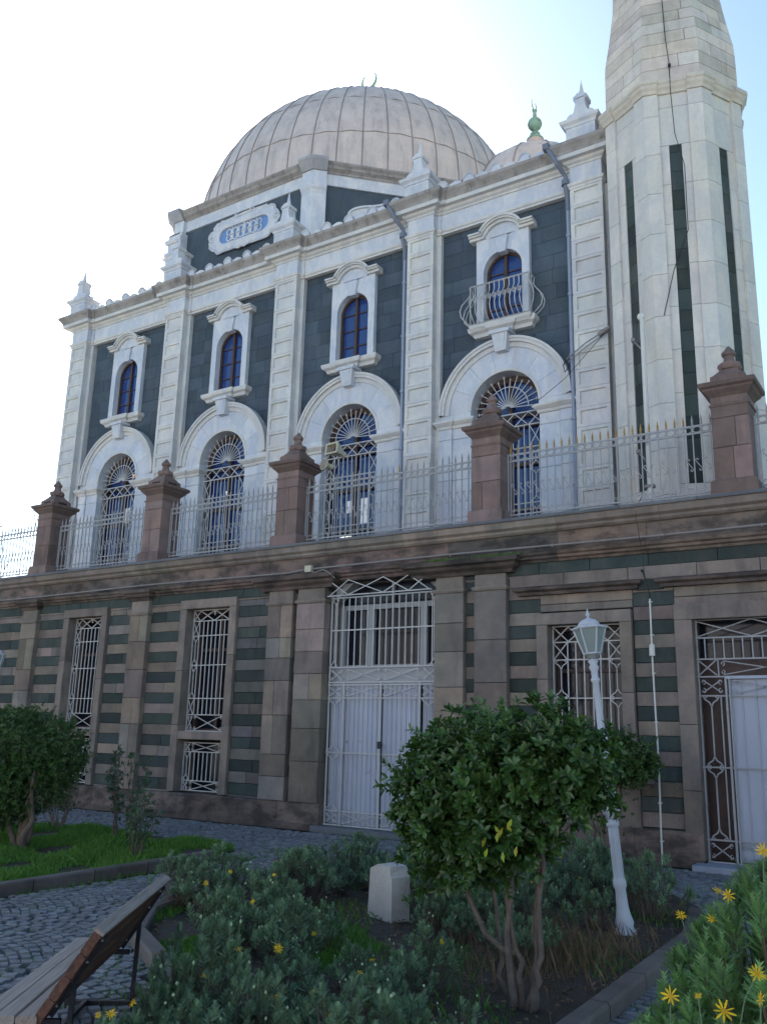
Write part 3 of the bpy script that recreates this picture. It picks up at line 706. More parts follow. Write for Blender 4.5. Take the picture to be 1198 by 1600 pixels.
# marble ground storey with the arch: face at YP-.10
def bay_arch(cx):
    m = MB(); y0 = YP-.10; y1 = YP+.35; nseg = 7
    # voussoirs (individually tinted) between the opening and the moulding
    for i in range(nseg):
        a0, a1 = 180*i/nseg, 180*(i+1)/nseg
        t = rc(.06, .02) if i != nseg//2 else (.95, .97, 1.02)
        m.ring(cx, ZA, RI, RO-.22, y0, y1, a0+.12, a1-.12, 5, t)
    # jambs: below the springing
    for s in (-1, 1):
        xa, xb = sorted((cx+s*RI, cx+s*1.60))
        z = ZF
        for ze in (6.3, 7.3, 8.25, ZA-.31):
            xm = cx+s*1.28; p, q = sorted((cx+s*RI, xm)); m.bbox(p, q, y0+.02, y1, z+.003, ze-.003, rc(.06, .02))
            p, q = sorted((xm, cx+s*1.60)); m.bbox(p, q, y0-.02, y1, z+.003, ze-.003, rc(.06, .02)); z = ze
        m.box(xa, xb, y0, y1, ZA-.16, ZA, rc(.04))
    o = mb(m, 'arched_wall', 'marble')
    a = MB(); a.ring(cx, ZA, RO-.23, RO-.12, YP-.13, YP+.1, n=36); a.ring(cx, ZA, RO-.12, RO, YP-.19, YP+.1, n=36); a.ring(cx, ZA, RO-.05, RO+.005, YP-.215, YP+.1, n=36)
    mb(a, 'archivolt', 'warm_marble'); a = MB(); a.ring(cx, ZA, RI-.01, RI+.06, YP-.115, YP-.05, n=30); mb(a, 'opening_rim', 'warm_marble')
    i = MB()
    for s in (-1, 1):
        xa, xb = sorted((cx+s*(RI-.03), cx+s*1.62)); xm = cx+s*1.28
        pr = [(-.1, ZA-.33), (.0, ZA-.33), (.02, ZA-.27), (.05, ZA-.25), (.10, ZA-.20), (.10, ZA-.15), (-.1, ZA-.14)]
        p, q = sorted((cx+s*(RI-.02), xm)); i.sweep(pr, [(p, YP+.2), (p, YP-.12), (q, YP-.12), (q, YP+.1)]); p, q = sorted((xm, cx+s*1.61)); i.sweep(pr, [(p, YP+.2), (p, YP-.15), (q, YP-.15), (q, YP+.1)])
    mb(i, 'impost', 'warm_marble')
    k = MB(); y = YP-.32
    k.mesh([(cx-.13, y+.05, 10.06), (cx+.13, y+.05, 10.06), (cx+.19, y, 10.46), (cx-.19, y, 10.46), (cx-.13, YP, 10.06), (cx+.13, YP, 10.06), (cx+.19, YP, 10.46), (cx-.19, YP, 10.46)], [(0, 1, 2, 3), (1, 5, 6, 2), (4, 0, 3, 7), (5, 4, 7, 6), (3, 2, 6, 7), (4, 5, 1, 0)])
    k.mesh([(cx-.085, y+.035, 10.11), (cx+.085, y+.035, 10.11), (cx+.13, y-.012, 10.42), (cx-.13, y-.012, 10.42), (cx-.085, y+.06, 10.11), (cx+.085, y+.06, 10.11), (cx+.13, y+.02, 10.42), (cx-.13, y+.02, 10.42)], [(0, 1, 2, 3), (1, 5, 6, 2), (4, 0, 3, 7), (3, 2, 6, 7), (4, 5, 1, 0)])
    k.box(cx-.25, cx+.25, YP-.36, YP, 10.46, 10.54)
    mb(k, 'keystone', 'marble')
for cx in CXS: bay_arch(cx)

def fan_window(cx, lights):
    F = MB(); yb = YP+.22
    # wood frame: posts, transom, arch
    for x in (cx-RI+.02, cx-.04, cx+RI-.10): F.box(x, x+.08, yb, yb+.08, ZF, ZA-.1 if x != cx-.04 else 9.5)
    for z in (ZF, 6.5, 7.5, 8.38, 8.62): F.box(cx-RI, cx+RI, yb+.01, yb+.07, z, z+.08)
    F.ring(cx, ZA-.05, RI-.10, RI+.02, yb, yb+.08, n=20)
    f = F.build('arched_window', 'window_wood', MQ, False, MO)
    P = MB(); P.box(cx-RI, cx+RI, yb+.10, yb+.12, ZF, ZA-.05)
    P.ring(cx, ZA-.05, 0.001, RI, yb+.10, yb+.12, n=20); mb(P, 'pane', 'pane_blue', f)
    m = MB(); y = YP+.08; zs = 8.66       # fan rests on a bar at zs
    n = 15
    for i in range(n+1):
        a = R(180*i/n); r0 = .05; r1 = RI-.02 if i % 2 == 0 else RI-.09
        m.tube([(cx+r0*math.cos(a), y, zs+.17+r0*math.sin(a)*.5), (cx+r1*math.cos(a), y, ZA-.05+r1*math.sin(a))], .011, 4)
        m.lathe([(.012, -.02), (.024, 0), (.003, .05)], (cx+(r1-.02)*math.cos(a), y, ZA-.05+(r1-.02)*math.sin(a)), 5)
    m.tube([(cx+.50*math.cos(R(a)), y-.01, ZA-.02+.50*math.sin(R(a))) for a in range(0, 181, 12)], .012, 4)
    for z in (zs, 8.36, 7.85, 6.62, 5.75, 5.45): m.tube([(cx-RI, y-.01, z), (cx+RI, y-.01, z)], .016, 4)
    for xx in (cx-RI+.02, cx+RI-.02): m.tube([(xx, y, ZF), (xx, y, zs)], .016, 4)
    q = 2*RI/5
    for j in range(5):
        a, b = cx-RI+q*j, cx-RI+q*(j+1); bar(m, a, 8.36, b, zs, y); bar(m, b, 8.36, a, zs, y-.01)
    for xx in (cx-RI+.30, cx+RI-.30): m.tube([(xx, y, 5.45), (xx, y, 8.36)], .013, 4)
    for s in (-1, 1):
        a, b = sorted((cx+s*(RI-.03), cx+s*(RI-.30)))
        sidecol(m, a, b, [5.75, 6.62, 7.4, 7.85], y); xlat(m, a, b, 7.86, 8.35, y); xlat(m, a, b, ZF, 5.74, y)
    k = 8
    for j in range(1, k): xx = cx-RI+.30+(2*RI-.60)*j/k; m.tube([(xx, y, 5.45), (xx, y, 8.36)], .011, 4)
    mb(m, 'grille', 'iron_white', f)
    if lights:
        for k_, (dx, z, w_, h_, mt) in enumerate(lights):
            L = MB(); L.box(cx+dx, cx+dx+w_, yb+.085, yb+.098, z, z+h_); mb(L, 'lit_glass', mt, f)
fan_window(CXS[0], [(.05, 7.55, .16, .5, 'far_window'), (.2, 8.95, .08, .12, 'warm_light'), (-.05, 6.2, .1, .3, 'far_window')])
fan_window(CXS[1], [(-.15, 7.95, .07, .12, 'tube_light'), (.45, 5.5, .07, .8, 'warm_light')])
fan_window(CXS[2], [(-.45, 6.38, .45, .045, 'tube_light'), (.15, 6.7, .22, .62, 'far_window'), (-.28, 7.0, .2, .3, 'far_window')])
fan_window(CXS[3], [])

def upper_window(cx):
    S = MB(); y0 = YP-.12; r = .475; zs = 12.13; zb = 10.78; xo = .655
    for s in (-1, 1):
        a, b = sorted((cx+s*r, cx+s*xo)); S.box(a, b, y0, YP+.2, zb, zs)
    n = 18     # spandrel: arch to the rectangle top
    for i in range(n):
        a0, a1 = R(180*i/n), R(180*(i+1)/n); p0 = (cx+r*math.cos(a0), zs+r*math.sin(a0)); p1 = (cx+r*math.cos(a1), zs+r*math.sin(a1))
        def out(p): return (p[0], 12.98)
        S.prism([p0, (p0[0], 12.98), (p1[0], 12.98), p1][::-1] if False else [p1, (p1[0], 12.98), (p0[0], 12.98), p0], y0, YP+.2, (1, 1, 1))
    for s in (-1, 1):
        a, b = sorted((cx+s*r, cx+s*xo)); S.box(a, b, y0, YP+.2, zs, 12.98)
    S.ring(cx, 12.93, 0.001, .43, y0, YP+.05, 8, 172, n=16)
    s_ = mb(S, 'window_surround', 'marble')
    F = MB(); y = YP+.06
    for s in (-1, 1):
        a, b = sorted((cx+s*(r+.01), cx+s*(r-.06))); F.box(a, b, y, y+.08, zb, zs)
    F.ring(cx, zs, r-.06, r+.01, y, y+.08, n=16); F.box(cx-.035, cx+.035, y-.01, y+.08, zb, zs+r-.03); F.box(cx-r, cx+r, y, y+.08, zb, zb+.07)
    for z in (11.24, 11.68, 12.12): F.box(cx-r, cx+r, y+.02, y+.06, z-.012, z+.012)
    mb(F, 'casement', 'window_wood', s_)
    P = MB(); P.box(cx-r, cx+r, y+.05, y+.055, zb, zs); P.ring(cx, zs, .001, r, y+.05, y+.055, n=16); mb(P, 'pane', 'pane_blue', s_)
    C = MB()
    for s in (-1, 1):
        for i in range(8):
            ua, ub = cx+s*(.05+.4*i/8), cx+s*(.05+.4*(i+1)/8); C.face([(ua, y+.10+.02*(i % 2), zb), (ub, y+.10+.02*((i+1) % 2), zb), (ub, y+.10+.02*((i+1) % 2), 12.3), (ua, y+.10+.02*(i % 2), 12.3)], (.35, .4, .5))
    mb(C, 'curtain', 'curtain', s_)
    # hood: moulding with a raised arch, following (x,z) path, three steps
    H = MB(); pts = [(-.80, 13.0)]
    pts += [(-.46, 13.0)]
    for i in range(0, 13): a = R(157-134*i/12); pts.append((.46*math.cos(a)*1.0, 12.90+.40*math.sin(a)-.0))
    pts += [(.46, 13.0), (.80, 13.0)]
    # remove kinks: flat, arch, flat
    def band(o0, o1, y0_):
        up_, lo_ = [], []
        for i, (x, z) in enumerate(pts):
            a, b = pts[max(0, i-1)], pts[min(len(pts)-1, i+1)]; d = Vector((b[0]-a[0], b[1]-a[1])).normalized(); nx, nz = -d.y, d.x
            lo_.append((cx+x+nx*o0, z+nz*o0)); up_.append((cx+x+nx*o1, z+nz*o1))
        for i in range(len(pts)-1): H.prism([lo_[i], lo_[i+1], up_[i+1], up_[i]], y0_, YP+.05)
    band(-.02, .05, YP-.19); band(.045, .09, YP-.25); band(.085, .13, YP-.29)
    mb(H, 'hood', 'warm_marble', s_)
    K = MB(); y = YP-.17; K.mesh([(cx-.09, y, 12.53), (cx+.09, y, 12.53), (cx+.155, y-.02, 12.92), (cx-.155, y-.02, 12.92), (cx-.09, YP, 12.53), (cx+.09, YP, 12.53), (cx+.155, YP, 12.92), (cx-.155, YP, 12.92)], [(0, 1, 2, 3), (1, 5, 6, 2), (4, 0, 3, 7), (3, 2, 6, 7), (4, 5, 1, 0)])
    mb(K, 'keystone', 'marble', s_)
    L = MB(); pr = [(-.2, 10.55), (.0, 10.55), (.03, 10.62), (.10, 10.66), (.12, 10.72), (.12, 10.77), (-.2, 10.785)]
    L.sweep(pr, [(cx-.70, YP+.1), (cx-.70, YP-.13), (cx-.26, YP-.13), (cx-.26, YP-.19), (cx+.26, YP-.19), (cx+.26, YP-.13), (cx+.70, YP-.13), (cx+.70, YP+.1)])
    mb(L, 'sill', 'warm_marble', s_)
    return s_
for cx in CXS: uw = upper_window(cx)
# balcony on the last bay
cx = CXS[3]; B = MB(); y = YP-.2
pl_ = [(-.25, 10.66), (.02, 10.66), (.05, 10.70), (.08, 10.73), (.10, 10.795), (-.25, 10.795)]
B.sweep(pl_, [(cx-.66, YP+.05), (cx-.66, YP-.22), (cx+.66, YP-.22), (cx+.66, YP+.05)]); bs = mb(B, 'balcony_slab', 'warm_marble')
B = MB(); hw = .72; yf = YP-.30
def bulge(px, py, ox, oy):
    prof_ = [(0, 10.80), (.10, 10.86), (.22, 10.98), (.25, 11.12), (.20, 11.28), (.07, 11.45), (0, 11.56), (.0, 11.66), (.015, 11.74)]
    B.tube([(px+ox*o, py+oy*o, z) for o, z in prof_], .012, 5)
n = 13
for i in range(n):
    xx = cx-hw+2*hw*i/(n-1); sx = .0 if 0 < i < n-1 else (-.7 if i == 0 else .7); bulge(xx, yf, sx, -1 if sx == 0 else -.7)
for s in (-1, 1):
    for k in range(1, 3): bulge(cx+s*hw, yf+.13*k, s, 0)
mb(B, 'balusters', 'iron_white', bs)
B = MB(); B.tube([(cx-hw, YP, 11.75), (cx-hw, yf, 11.75), (cx+hw, yf, 11.75), (cx+hw, YP, 11.75)], .022, 5); B.tube([(cx-hw, YP, 10.82), (cx-hw, yf, 10.82), (cx+hw, yf, 10.82), (cx+hw, YP, 10.82)], .014, 5)
for s in (-1, 1): B.tube([(cx+s*hw, yf, 10.8), (cx+s*hw, yf, 11.75)], .02, 5)
mb(B, 'handrail', 'iron_pale', bs)
B = MB()
for i in range(n-1):
    xx = cx-hw+2*hw*(i+.5)/(n-1)
    for s in (-1, 1): B.tube(spiral(xx+s*.028, 11.38, .03, 90, .7*s, yf-.12, 6), .008, 4); B.tube(spiral(xx+s*.028, 11.31, .03, -90, -.7*s, yf-.15, 6), .008, 4)
mb(B, 'scrollwork', 'iron_white', bs)

# pilasters with stacked sunk panels
def pilaster(px, w=.36, left=False, wide=None):
    m = MB(); yb = YP-.12; yf = YP-.30; zt = 13.46
    if wide: m.box(px-wide, px+wide, yb, YP+.3, ZF, zt)
    else: m.box(px-.475, px+.475, yb, YP+.3, ZF, zt)
    m.box(px-w+.006, px+w-.006, yf+.04, yb+.01, ZF, zt, (.97, .97, .97))
    z = ZF+.02; N = 19; H_ = (zt-ZF-.02)/N
    for i in range(N):
        z0, z1 = ZF+.02+H_*i, ZF+.02+H_*(i+1)-.006; a, b = px-w, px+w; e = .085; ez = .065; t = rc(.07, .02)
        # block with a sunk panel
        m.mesh([(a, yf, z0), (b, yf, z0), (b, yf, z1), (a, yf, z1), (a+e, yf, z0+ez), (b-e, yf, z0+ez), (b-e, yf, z1-ez), (a+e, yf, z1-ez),
                (a+e+.012, yf+.038, z0+ez+.012), (b-e-.012, yf+.038, z0+ez+.012), (b-e-.012, yf+.038, z1-ez-.012), (a+e+.012, yf+.038, z1-ez-.012), (a, yb, z0), (b, yb, z0), (b, yb, z1), (a, yb, z1)],
               [(0, 1, 5, 4), (1, 2, 6, 5), (2, 3, 7, 6), (3, 0, 4, 7), (4, 5, 9, 8), (5, 6, 10, 9), (6, 7, 11, 10), (7, 4, 8, 11), (8, 9, 10, 11), (1, 13, 14, 2), (12, 0, 3, 15), (3, 2, 14, 15), (13, 12, 15, 14)][:-1]+[(1, 0, 12, 13)], t)
    return mb(m, 'pilaster', 'warm_marble')
for px in PXS: pilaster(px)
# left corner return
m = MB(); m.box(-22.755, -22.5, YP-.11, 18, ZF, 13.45); mb(m, 'pilaster', 'warm_marble')
# plan path of the entablature with breaks over pilasters
def entab(dy_b, dy_p, dy_s, half_p=.36, half_s=.475, x_end=-5.0):
    P = [(-22.86, 17.5), (-22.86, YP+.9), (-22.90, YP+.9)]
    P = [(-22.76, 17.5), (-22.76, YP-dy_p)]
    first = True
    for px in PXS:
        if first: P += [(px+half_p, YP-dy_p), (px+half_p, YP-dy_s), (px+half_s, YP-dy_s), (px+half_s, YP-dy_b)]; first = False
        else:
            P += [(px-half_s, YP-dy_b), (px-half_s, YP-dy_s), (px-half_p, YP-dy_s), (px-half_p, YP-dy_p), (px+half_p, YP-dy_p)]
            if px != PXS[-1]: P += [(px+half_p, YP-dy_s), (px+half_s, YP-dy_s), (px+half_s, YP-dy_b)]
    P += [(PXS[-1]+half_p, YP+.8)]
    return P
e = MB(); e.sweep([(-.1, 13.445), (.015, 13.445), (.02, 13.49), (.05, 13.51), (.065, 13.565), (.0, 13.58), (-.1, 13.58)], entab(.12, .30, .15)); mb(e, 'architrave', 'warm_marble')
e = MB(); e.sweep([(-.12, 13.578), (0, 13.578), (0, 13.985), (-.12, 13.985)], entab(.12, .30, .15)); mb(e, 'frieze', 'marble')
e = MB(); e.sweep([(-.2, 13.98), (.02, 13.98), (.035, 14.02), (.09, 14.05), (.12, 14.10), (-.2, 14.10)], entab(.13, .30, .16)); mb(e, 'bed_moulding', 'warm_marble')
e = MB(); e.sweep([(-.2, 14.098), (.23, 14.098), (.235, 14.20), (-.2, 14.20)], entab(.13, .30, .16)); mb(e, 'corona', 'warm_marble')
e = MB(); e.sweep([(-.3, 14.198), (.245, 14.198), (.255, 14.25), (.30, 14.31), (.35, 14.36), (.36, 14.43), (-.3, 14.47)], entab(.13, .30, .16)); mb(e, 'cornice', 'weathered_cornice')
# crest of little round merlons along the cornice
def merlon(m, x, y, z, s=.13, rev=1):
    m.ring(x, z+.10, .001, s, y, y+.09, 0, 180, 8, rc(.08)); m.box(x-s, x+s, y, y+.09, z, z+.10)
    m.ring(x, z+.10, s-.03, s+.015, y-.015, y+.02, 0, 180, 8, (.8, .8, .8))
m = MB()
for a, b in zip(PXS[:-1], PXS[1:]):
    n = 5
    for i in range(n):
        x = a+.66+(b-a-1.32)*(i+.0)/(n-1) if n > 1 else (a+b)/2; merlon(m, x, YP-.43, 14.43, .135)
        if i < n-1:
            xm = x+(b-a-1.32)/(n-1)/2; m.prism([(xm-.14, 14.46), (xm+.14, 14.46), (xm+.16, 14.52), (xm+.05, 14.56), (xm, 14.57), (xm-.05, 14.56), (xm-.16, 14.52)][::1], YP-.43, YP-.35, rc(.08))
    mb(m, 'crest', 'marble'); m = MB()
# pedestals with pointed scroll finials
def acroterion(px, y=YP-.52, pointed=True, sc=1.0):
    m = MB(); z = 14.44; h = .33
    m.box(px-h, px+h, y, y+.5, z, z+.36); m.box(px-h+.07, px+h-.07, y-.012, y+.01, z+.08, z+.30, (.9, .9, .9))
    m.sweep([(-.2, z+.36), (.02, z+.36), (.04, z+.41), (.10, z+.46), (.12, z+.52), (-.2, z+.54)], [(px-h, y+.5), (px-h, y), (px+h, y), (px+h, y+.5)])
    m.box(px-h, px+h, y, y+.5, z+.50, z+.55)
    z += .55; yc = y+.12
    sil = [(-.29, 0), (-.31, .07), (-.30, .13), (-.24, .17), (-.18, .16), (-.14, .24), (-.11, .40), (-.115, .49), (-.15, .51), (-.155, .59), (-.10, .62), (-.06, .66), (0, .67)]
    poly = [(px+a*sc, z+b*sc) for a, b in sil]+[(px-a*sc, z+b*sc) for a, b in sil[-2::-1]]
    m.prism(poly[::-1], yc-.10, yc+.20)
    for s in (-1, 1): m.tube(spiral(px+s*.2*sc, z+.10*sc, .085*sc, 90, -.9*s, yc-.085, 10, .2), .014, 5); m.tube([(px+s*.15*sc, yc-.08, z+.2*sc), (px+s*.05*sc, yc-.085, z+.38*sc), (px+s*.07*sc, yc-.085, z+.56*sc)], .013, 5)
    m.box(px-.12*sc, px+.12*sc, yc-.13, yc+.22, z+.52*sc, z+.575*sc); m.lathe([(.085*sc, -.06), (.075*sc, .0), (.06*sc, .06), (.003, .42)], (px, yc+.03, z+.66*sc), 6)
    mb(m, 'acroterion', 'marble')
for px in PXS: acroterion(px)
# parapet behind the cornice
m = MB(); m.box(-22.6, -5.2, YP-.10, YP+.25, 14.2, 14.5); mb(m, 'parapet', 'weathered_cornice')

# ---- octagonal drum and dome
DX, DY, DR = -17.2, 10.2, 6.08
YD = 3.5; XL, XR = -19.75, -14.3; ch = 3.3
oct_ = [(XL, YD), (XR, YD), (XR+ch, YD+ch), (XR+ch, 2*DY-YD-ch), (XR, 2*DY-YD), (XL, 2*DY-YD), (XL-ch*.9, 2*DY-YD-ch), (XL-ch*.9, YD+ch)]
def inset(p, d): # towards centre
    return [(DX+(x-DX)*(1-d/7), DY+(y-DY)*(1-d/7)) for x, y in p]
m = MB(); m.sweep([(-.3, 14.2), (0, 14.2), (0, 17.22), (-.3, 17.22)], oct_, True); mb(m, 'drum', 'dark_stone')
m = MB(); m.sweep([(-.3, 17.2), (.05, 17.2), (.06, 17.24), (.03, 17.26), (.03, 17.56), (.06, 17.58), (-.3, 17.58)], oct_, True); mb(m, 'drum_frieze', 'marble')
m = MB(); m.sweep([(-.5, 17.575), (.08, 17.575), (.10, 17.62), (.20, 17.68), (.22, 17.74), (.28, 17.80), (.28, 17.86), (-.5, 17.92)], oct_, True); mb(m, 'drum_cornice', 'weathered_cornice')
m = MB(); m.prismz(inset(oct_, .3), 17.6, 17.9); m.prismz(inset(oct_, .5), 14.2, 14.6); mb(m, 'drum_roof', 'lead')
for (x, y) in oct_[:3]+[oct_[7]]:
    m = MB(); v_ = Vector((x-DX, y-DY)).normalized(); tx = Vector((-v_.y, v_.x))
    c0 = Vector((x, y))+v_*.06
    def q(h, f): return [tuple((c0-v_*f+tx*h*s-v_*(0 if True else 0)))[:2] for s in (1, -1)]
    a = Vector((x, y)); e1 = None
    # plan: wraps the corner
    i = oct_.index((x, y)); pv, nv = Vector(oct_[i-1]), Vector(oct_[(i+1) % 8]); cv = Vector((x, y)); d0 = (pv-cv).normalized(); d1 = (nv-cv).normalized()
    path = [tuple(cv+d0*.33), tuple(cv), tuple(cv+d1*.33)]
    m.sweep([(-.1, 14.3), (.16, 14.3), (.16, 16.9), (-.1, 16.9)], path); m.sweep([(-.1, 16.85), (.17, 16.85), (.19, 16.92), (.24, 16.98), (.26, 17.06), (.26, 17.12), (-.1, 17.12)], path)
    m.sweep([(-.1, 17.1), (.15, 17.1), (.15, 17.6), (-.1, 17.6)], path)
    m.sweep([(-.1, 17.57), (.20, 17.58), (.30, 17.70), (.40, 17.82), (.40, 17.90), (-.1, 17.97)], path, t=(.6, .58, .57))
    mb(m, 'drum_pilaster', 'marble')
# left shoulder scroll of the drum, seen against the sky
m = MB(); m.box(-20.2, -19.72, YD-.3, YD+.5, 14.4, 15.2)
m.sweep([(-.2, 16.2), (.0, 16.2), (.06, 16.28), (-.2, 16.3)], [(-19.98, YD+.5), (-19.98, YD-.32), (-19.05, YD-.32), (-19.05, YD+.3)])
m.box(-19.95, -19.1, YD-.30, YD+.3, 14.4, 16.2); m.box(-19.93, -19.35, YD-.26, YD+.3, 16.3, 17.1)
for z in (16.4, 16.85): m.tube([(-19.98, YD-.28, z), (-19.32, YD-.28, z)], .09, 8)
mb(m, 'drum_buttress', 'marble')
# medallion window
def medallion(cx_, cz, half, hr, y, name):
    def stad(l, r, n=10):
        return [(cx_+l+r*math.cos(R(-90+180*i/n)), cz+r*math.sin(R(-90+180*i/n))) for i in range(n+1)]+[(cx_-l+r*math.cos(R(90+180*i/n)), cz+r*math.sin(R(90+180*i/n))) for i in range(n+1)]
    m = MB(); inn, mid = stad(.72, .26), stad(.74, .34); N = len(inn)
    out = []
    for i, (x, z) in enumerate(stad(.80, .52)):
        k_ = 1+.05*math.sin(i*2.6); dx_, dz_ = (x-cx_)*k_, (z-cz)*k_; dx_ *= 1+.10*max(0, abs(dx_)-1.0); out.append((cx_+dx_, cz+dz_*(1.0+.22*math.exp(-(dx_/.35)**2))))
    ys = [y-.02, y-.10, y-.05]
    vs = [(x, y+.05, z) for x, z in inn]+[(x, y-.10, z) for x, z in inn]+[(x, y-.14, z) for x, z in mid]+[(x, y-.09, z) for x, z in out]+[(x, y+.05, z) for x, z in out]
    m.mesh(vs, [(k*N+i, k*N+(i+1) % N, (k+1)*N+(i+1) % N, (k+1)*N+i) for k in range(4) for i in range(N)])
    for i in range(0, N, 1):
        a, b = out[i], out[(i+1) % N]; m.tube([((a[0]), y-.08, a[1]), ((a[0]+b[0])/2+(a[0]-cx_)*.02, y-.10, (a[1]+b[1])/2+(a[1]-cz)*.05), (b[0], y-.08, b[1])], .045, 5)
    for s in (-1, 1):
        m.tube(spiral(cx_+s*1.28, cz+.05, .13, 0, .9*s, y-.12, 10, .2), .035, 5); m.tube(spiral(cx_+s*.30, cz+.57, .10, 0, .8*s, y-.12, 8, .2), .03, 5)
        m.tube([(cx_+s*.4, y-.12, cz-.50), (cx_+s*.1, y-.13, cz-.60), (cx_, y-.13, cz-.55)], .035, 5)
    f = mb(m, name, 'marble')
    P = MB(); P.prism([(x, z) for x, z in inn][::-1], y-.03, y-.02); mb(P, 'pane', 'far_blue', f)
    T = MB()
    for k_ in (-.60, -.36, -.12+.0, .12, .36, .60):
        T.tube([(cx_+k_+.09*math.cos(R(a)), y-.05, cz+.10+.10*math.sin(R(a))) for a in range(0, 361, 30)], .027, 4); T.tube([(cx_+k_+.09*math.cos(R(a)), y-.05, cz-.10+.10*math.sin(R(a))) for a in range(0, 361, 30)], .027, 4)
    for k_ in (-.48, -.24, .0, .24, .48): T.tube([(cx_+k_, y-.05, cz-.26), (cx_+k_, y-.05, cz+.26)], .022 if k_ else .035, 4)
    mb(T, 'tracery', 'marble', f)
k_ = NT('far_blue'); k_.done((.13, .24, .46), .2, None, 0, .6)
medallion(-16.88, 16.50, 1.4, .5, YD, 'oval_window')
# the same on the right chamfer, only its top shows
m = MB(); base_ = Vector((-12.70, 5.10, 16.30)); ex = Vector((.7071, .7071, 0)); ey = Vector((.7071, -.7071, 0)); F_ = []; pts_ = []
for i in range(25):
    a = R(180*i/24); h_ = .42*math.sin(a)+.16*math.exp(-(math.cos(a)/.22)**2); p = base_+ex*1.25*math.cos(a)+Vector((0, 0, h_)); F_.append(p)
F_ += [base_-ex*1.25-Vector((0, 0, .5)), base_+ex*1.25-Vector((0, 0, .5))]; n_ = len(F_)
m.mesh([p+ey*.10 for p in F_]+[p-ey*.05 for p in F_], [tuple(range(n_))]+[(i, i+n_, (i+1) % n_+n_, (i+1) % n_) for i in range(n_)])
m.tube([p+ey*.11 for p in F_[:25]], .045, 5)
mb(m, 'oval_window', 'marble')
# dome with standing seams
m = MB(); zc = 18.62; NS, NL = 48, 20; prof = []
for i in range(NL+1):
    a = R(-6+96*i/NL); prof.append((max(.01, DR*math.cos(a)), zc+DR*math.sin(a)))
prof = [(DR+.05, 17.85)]+prof
for i in range(len(prof)-1):
    for j in range(NS):
        T = rc(.05, .02); g0, g1 = 2*math.pi*(j-.5)/NS, 2*math.pi*(j+.5)/NS; (r0, z0), (r1, z1) = prof[i], prof[i+1]
        m.face([(DX+r0*math.cos(g0), DY+r0*math.sin(g0), z0), (DX+r0*math.cos(g1), DY+r0*math.sin(g1), z0), (DX+r1*math.cos(g1), DY+r1*math.sin(g1), z1), (DX+r1*math.cos(g0), DY+r1*math.sin(g0), z1)], (1, 1, 1))
dome = m.build('dome', 'lead', MQ, True, MO)
bpy.context.view_layer.update()
m = MB()
for j in range(NS):
    g0 = 2*math.pi*(j-.5)/NS; st_ = 1 if j % 4 == 0 else .0
    top_ = NL-1 if j % 2 == 0 else NL-3
    m.tube([(DX+(r+.015)*math.cos(g0), DY+(r+.015)*math.sin(g0), z) for r, z in prof[:top_+1]], .018, 4, t=(.55, .55, .56))
for k in (5, 9, 13, 17):
    r, z = prof[k]; pts = []
    for j in range(NS*2+1):
        g0 = math.pi*j/NS; pts.append((DX+(r+.01)*math.cos(g0), DY+(r+.01)*math.sin(g0), z-.05*abs(math.sin(g0*NS/2+math.pi/2*0))))
    m.tube(pts, .014, 4, t=(.6, .58, .58), cap=False)
mb(m, 'dome_seams', 'lead', dome)
m = MB(); zt = zc+DR; m.lathe([(.25, -.1), (.22, .2), (.08, .35), (.10, .5), (.28, .7), (.30, .9), (.18, 1.1), (.07, 1.2), (.06, 1.5), (.12, 1.6), (.05, 1.7)], (DX, DY, zt), 12)
m.tube([(DX+.33*math.cos(R(a)), DY, zt+2.05+.36*math.sin(R(a))) for a in range(115, 426, 14)], [.01+.05*math.sin(math.pi*i/22) for i in range(23)][:len(range(115, 426, 14))], 6)
mb(m, 'crescent_finial', 'verdigris', dome)
# small dome
sx, sy = -8.52, 6.0; m = MB(); rs = 2.0; zc2 = 17.55-rs
m.lathe([(rs, 14.4)]+[(rs*math.cos(R(a)), zc2+rs*math.sin(R(a))) for a in range(0, 86, 6)], (sx, sy, 0), 24)
sd = mb(m, 'small_dome', 'lead', MQ, True)
m = MB()
for j in range(12):
    g0 = 2*math.pi*j/12+.1; m.tube([(sx+(rs+.01)*math.cos(R(a))*math.cos(g0), sy+(rs+.01)*math.cos(R(a))*math.sin(g0), zc2+(rs+.01)*math.sin(R(a))) for a in range(0, 80, 10)], .02, 4, t=(.6, .6, .6))
m.lathe([(.47, 17.40), (.43, 17.5), (.30, 17.85), (.20, 18.06), (.15, 18.1)], (sx, sy, 0), 16, (.95, .85, .8)); mb(m, 'dome_cone', 'lead', sd)
m = MB(); m.lathe([(.23, 18.02), (.24, 18.06), (.16, 18.12), (.14, 18.24), (.06, 18.30), (.06, 18.36)]+[(max(.05, .20*math.sin(R(a))), 18.56-.20*math.cos(R(a))) for a in range(15, 171, 15)]+[(.055, 18.78), (.045, 18.96), (.07, 19.0), (.02, 19.04)], (sx, sy, 0), 14)
m.tube([(sx-.02, sy, 18.98), (sx-.07, sy, 19.15), (sx-.09, sy, 19.32), (sx-.07, sy, 19.42)], [.03, .025, .018, .006], 5); m.tube([(sx+.02, sy, 18.98), (sx+.04, sy, 19.12), (sx+.02, sy, 19.25)], [.03, .02, .005], 5)
mb(m, 'dome_finial', 'verdigris', sd, True)

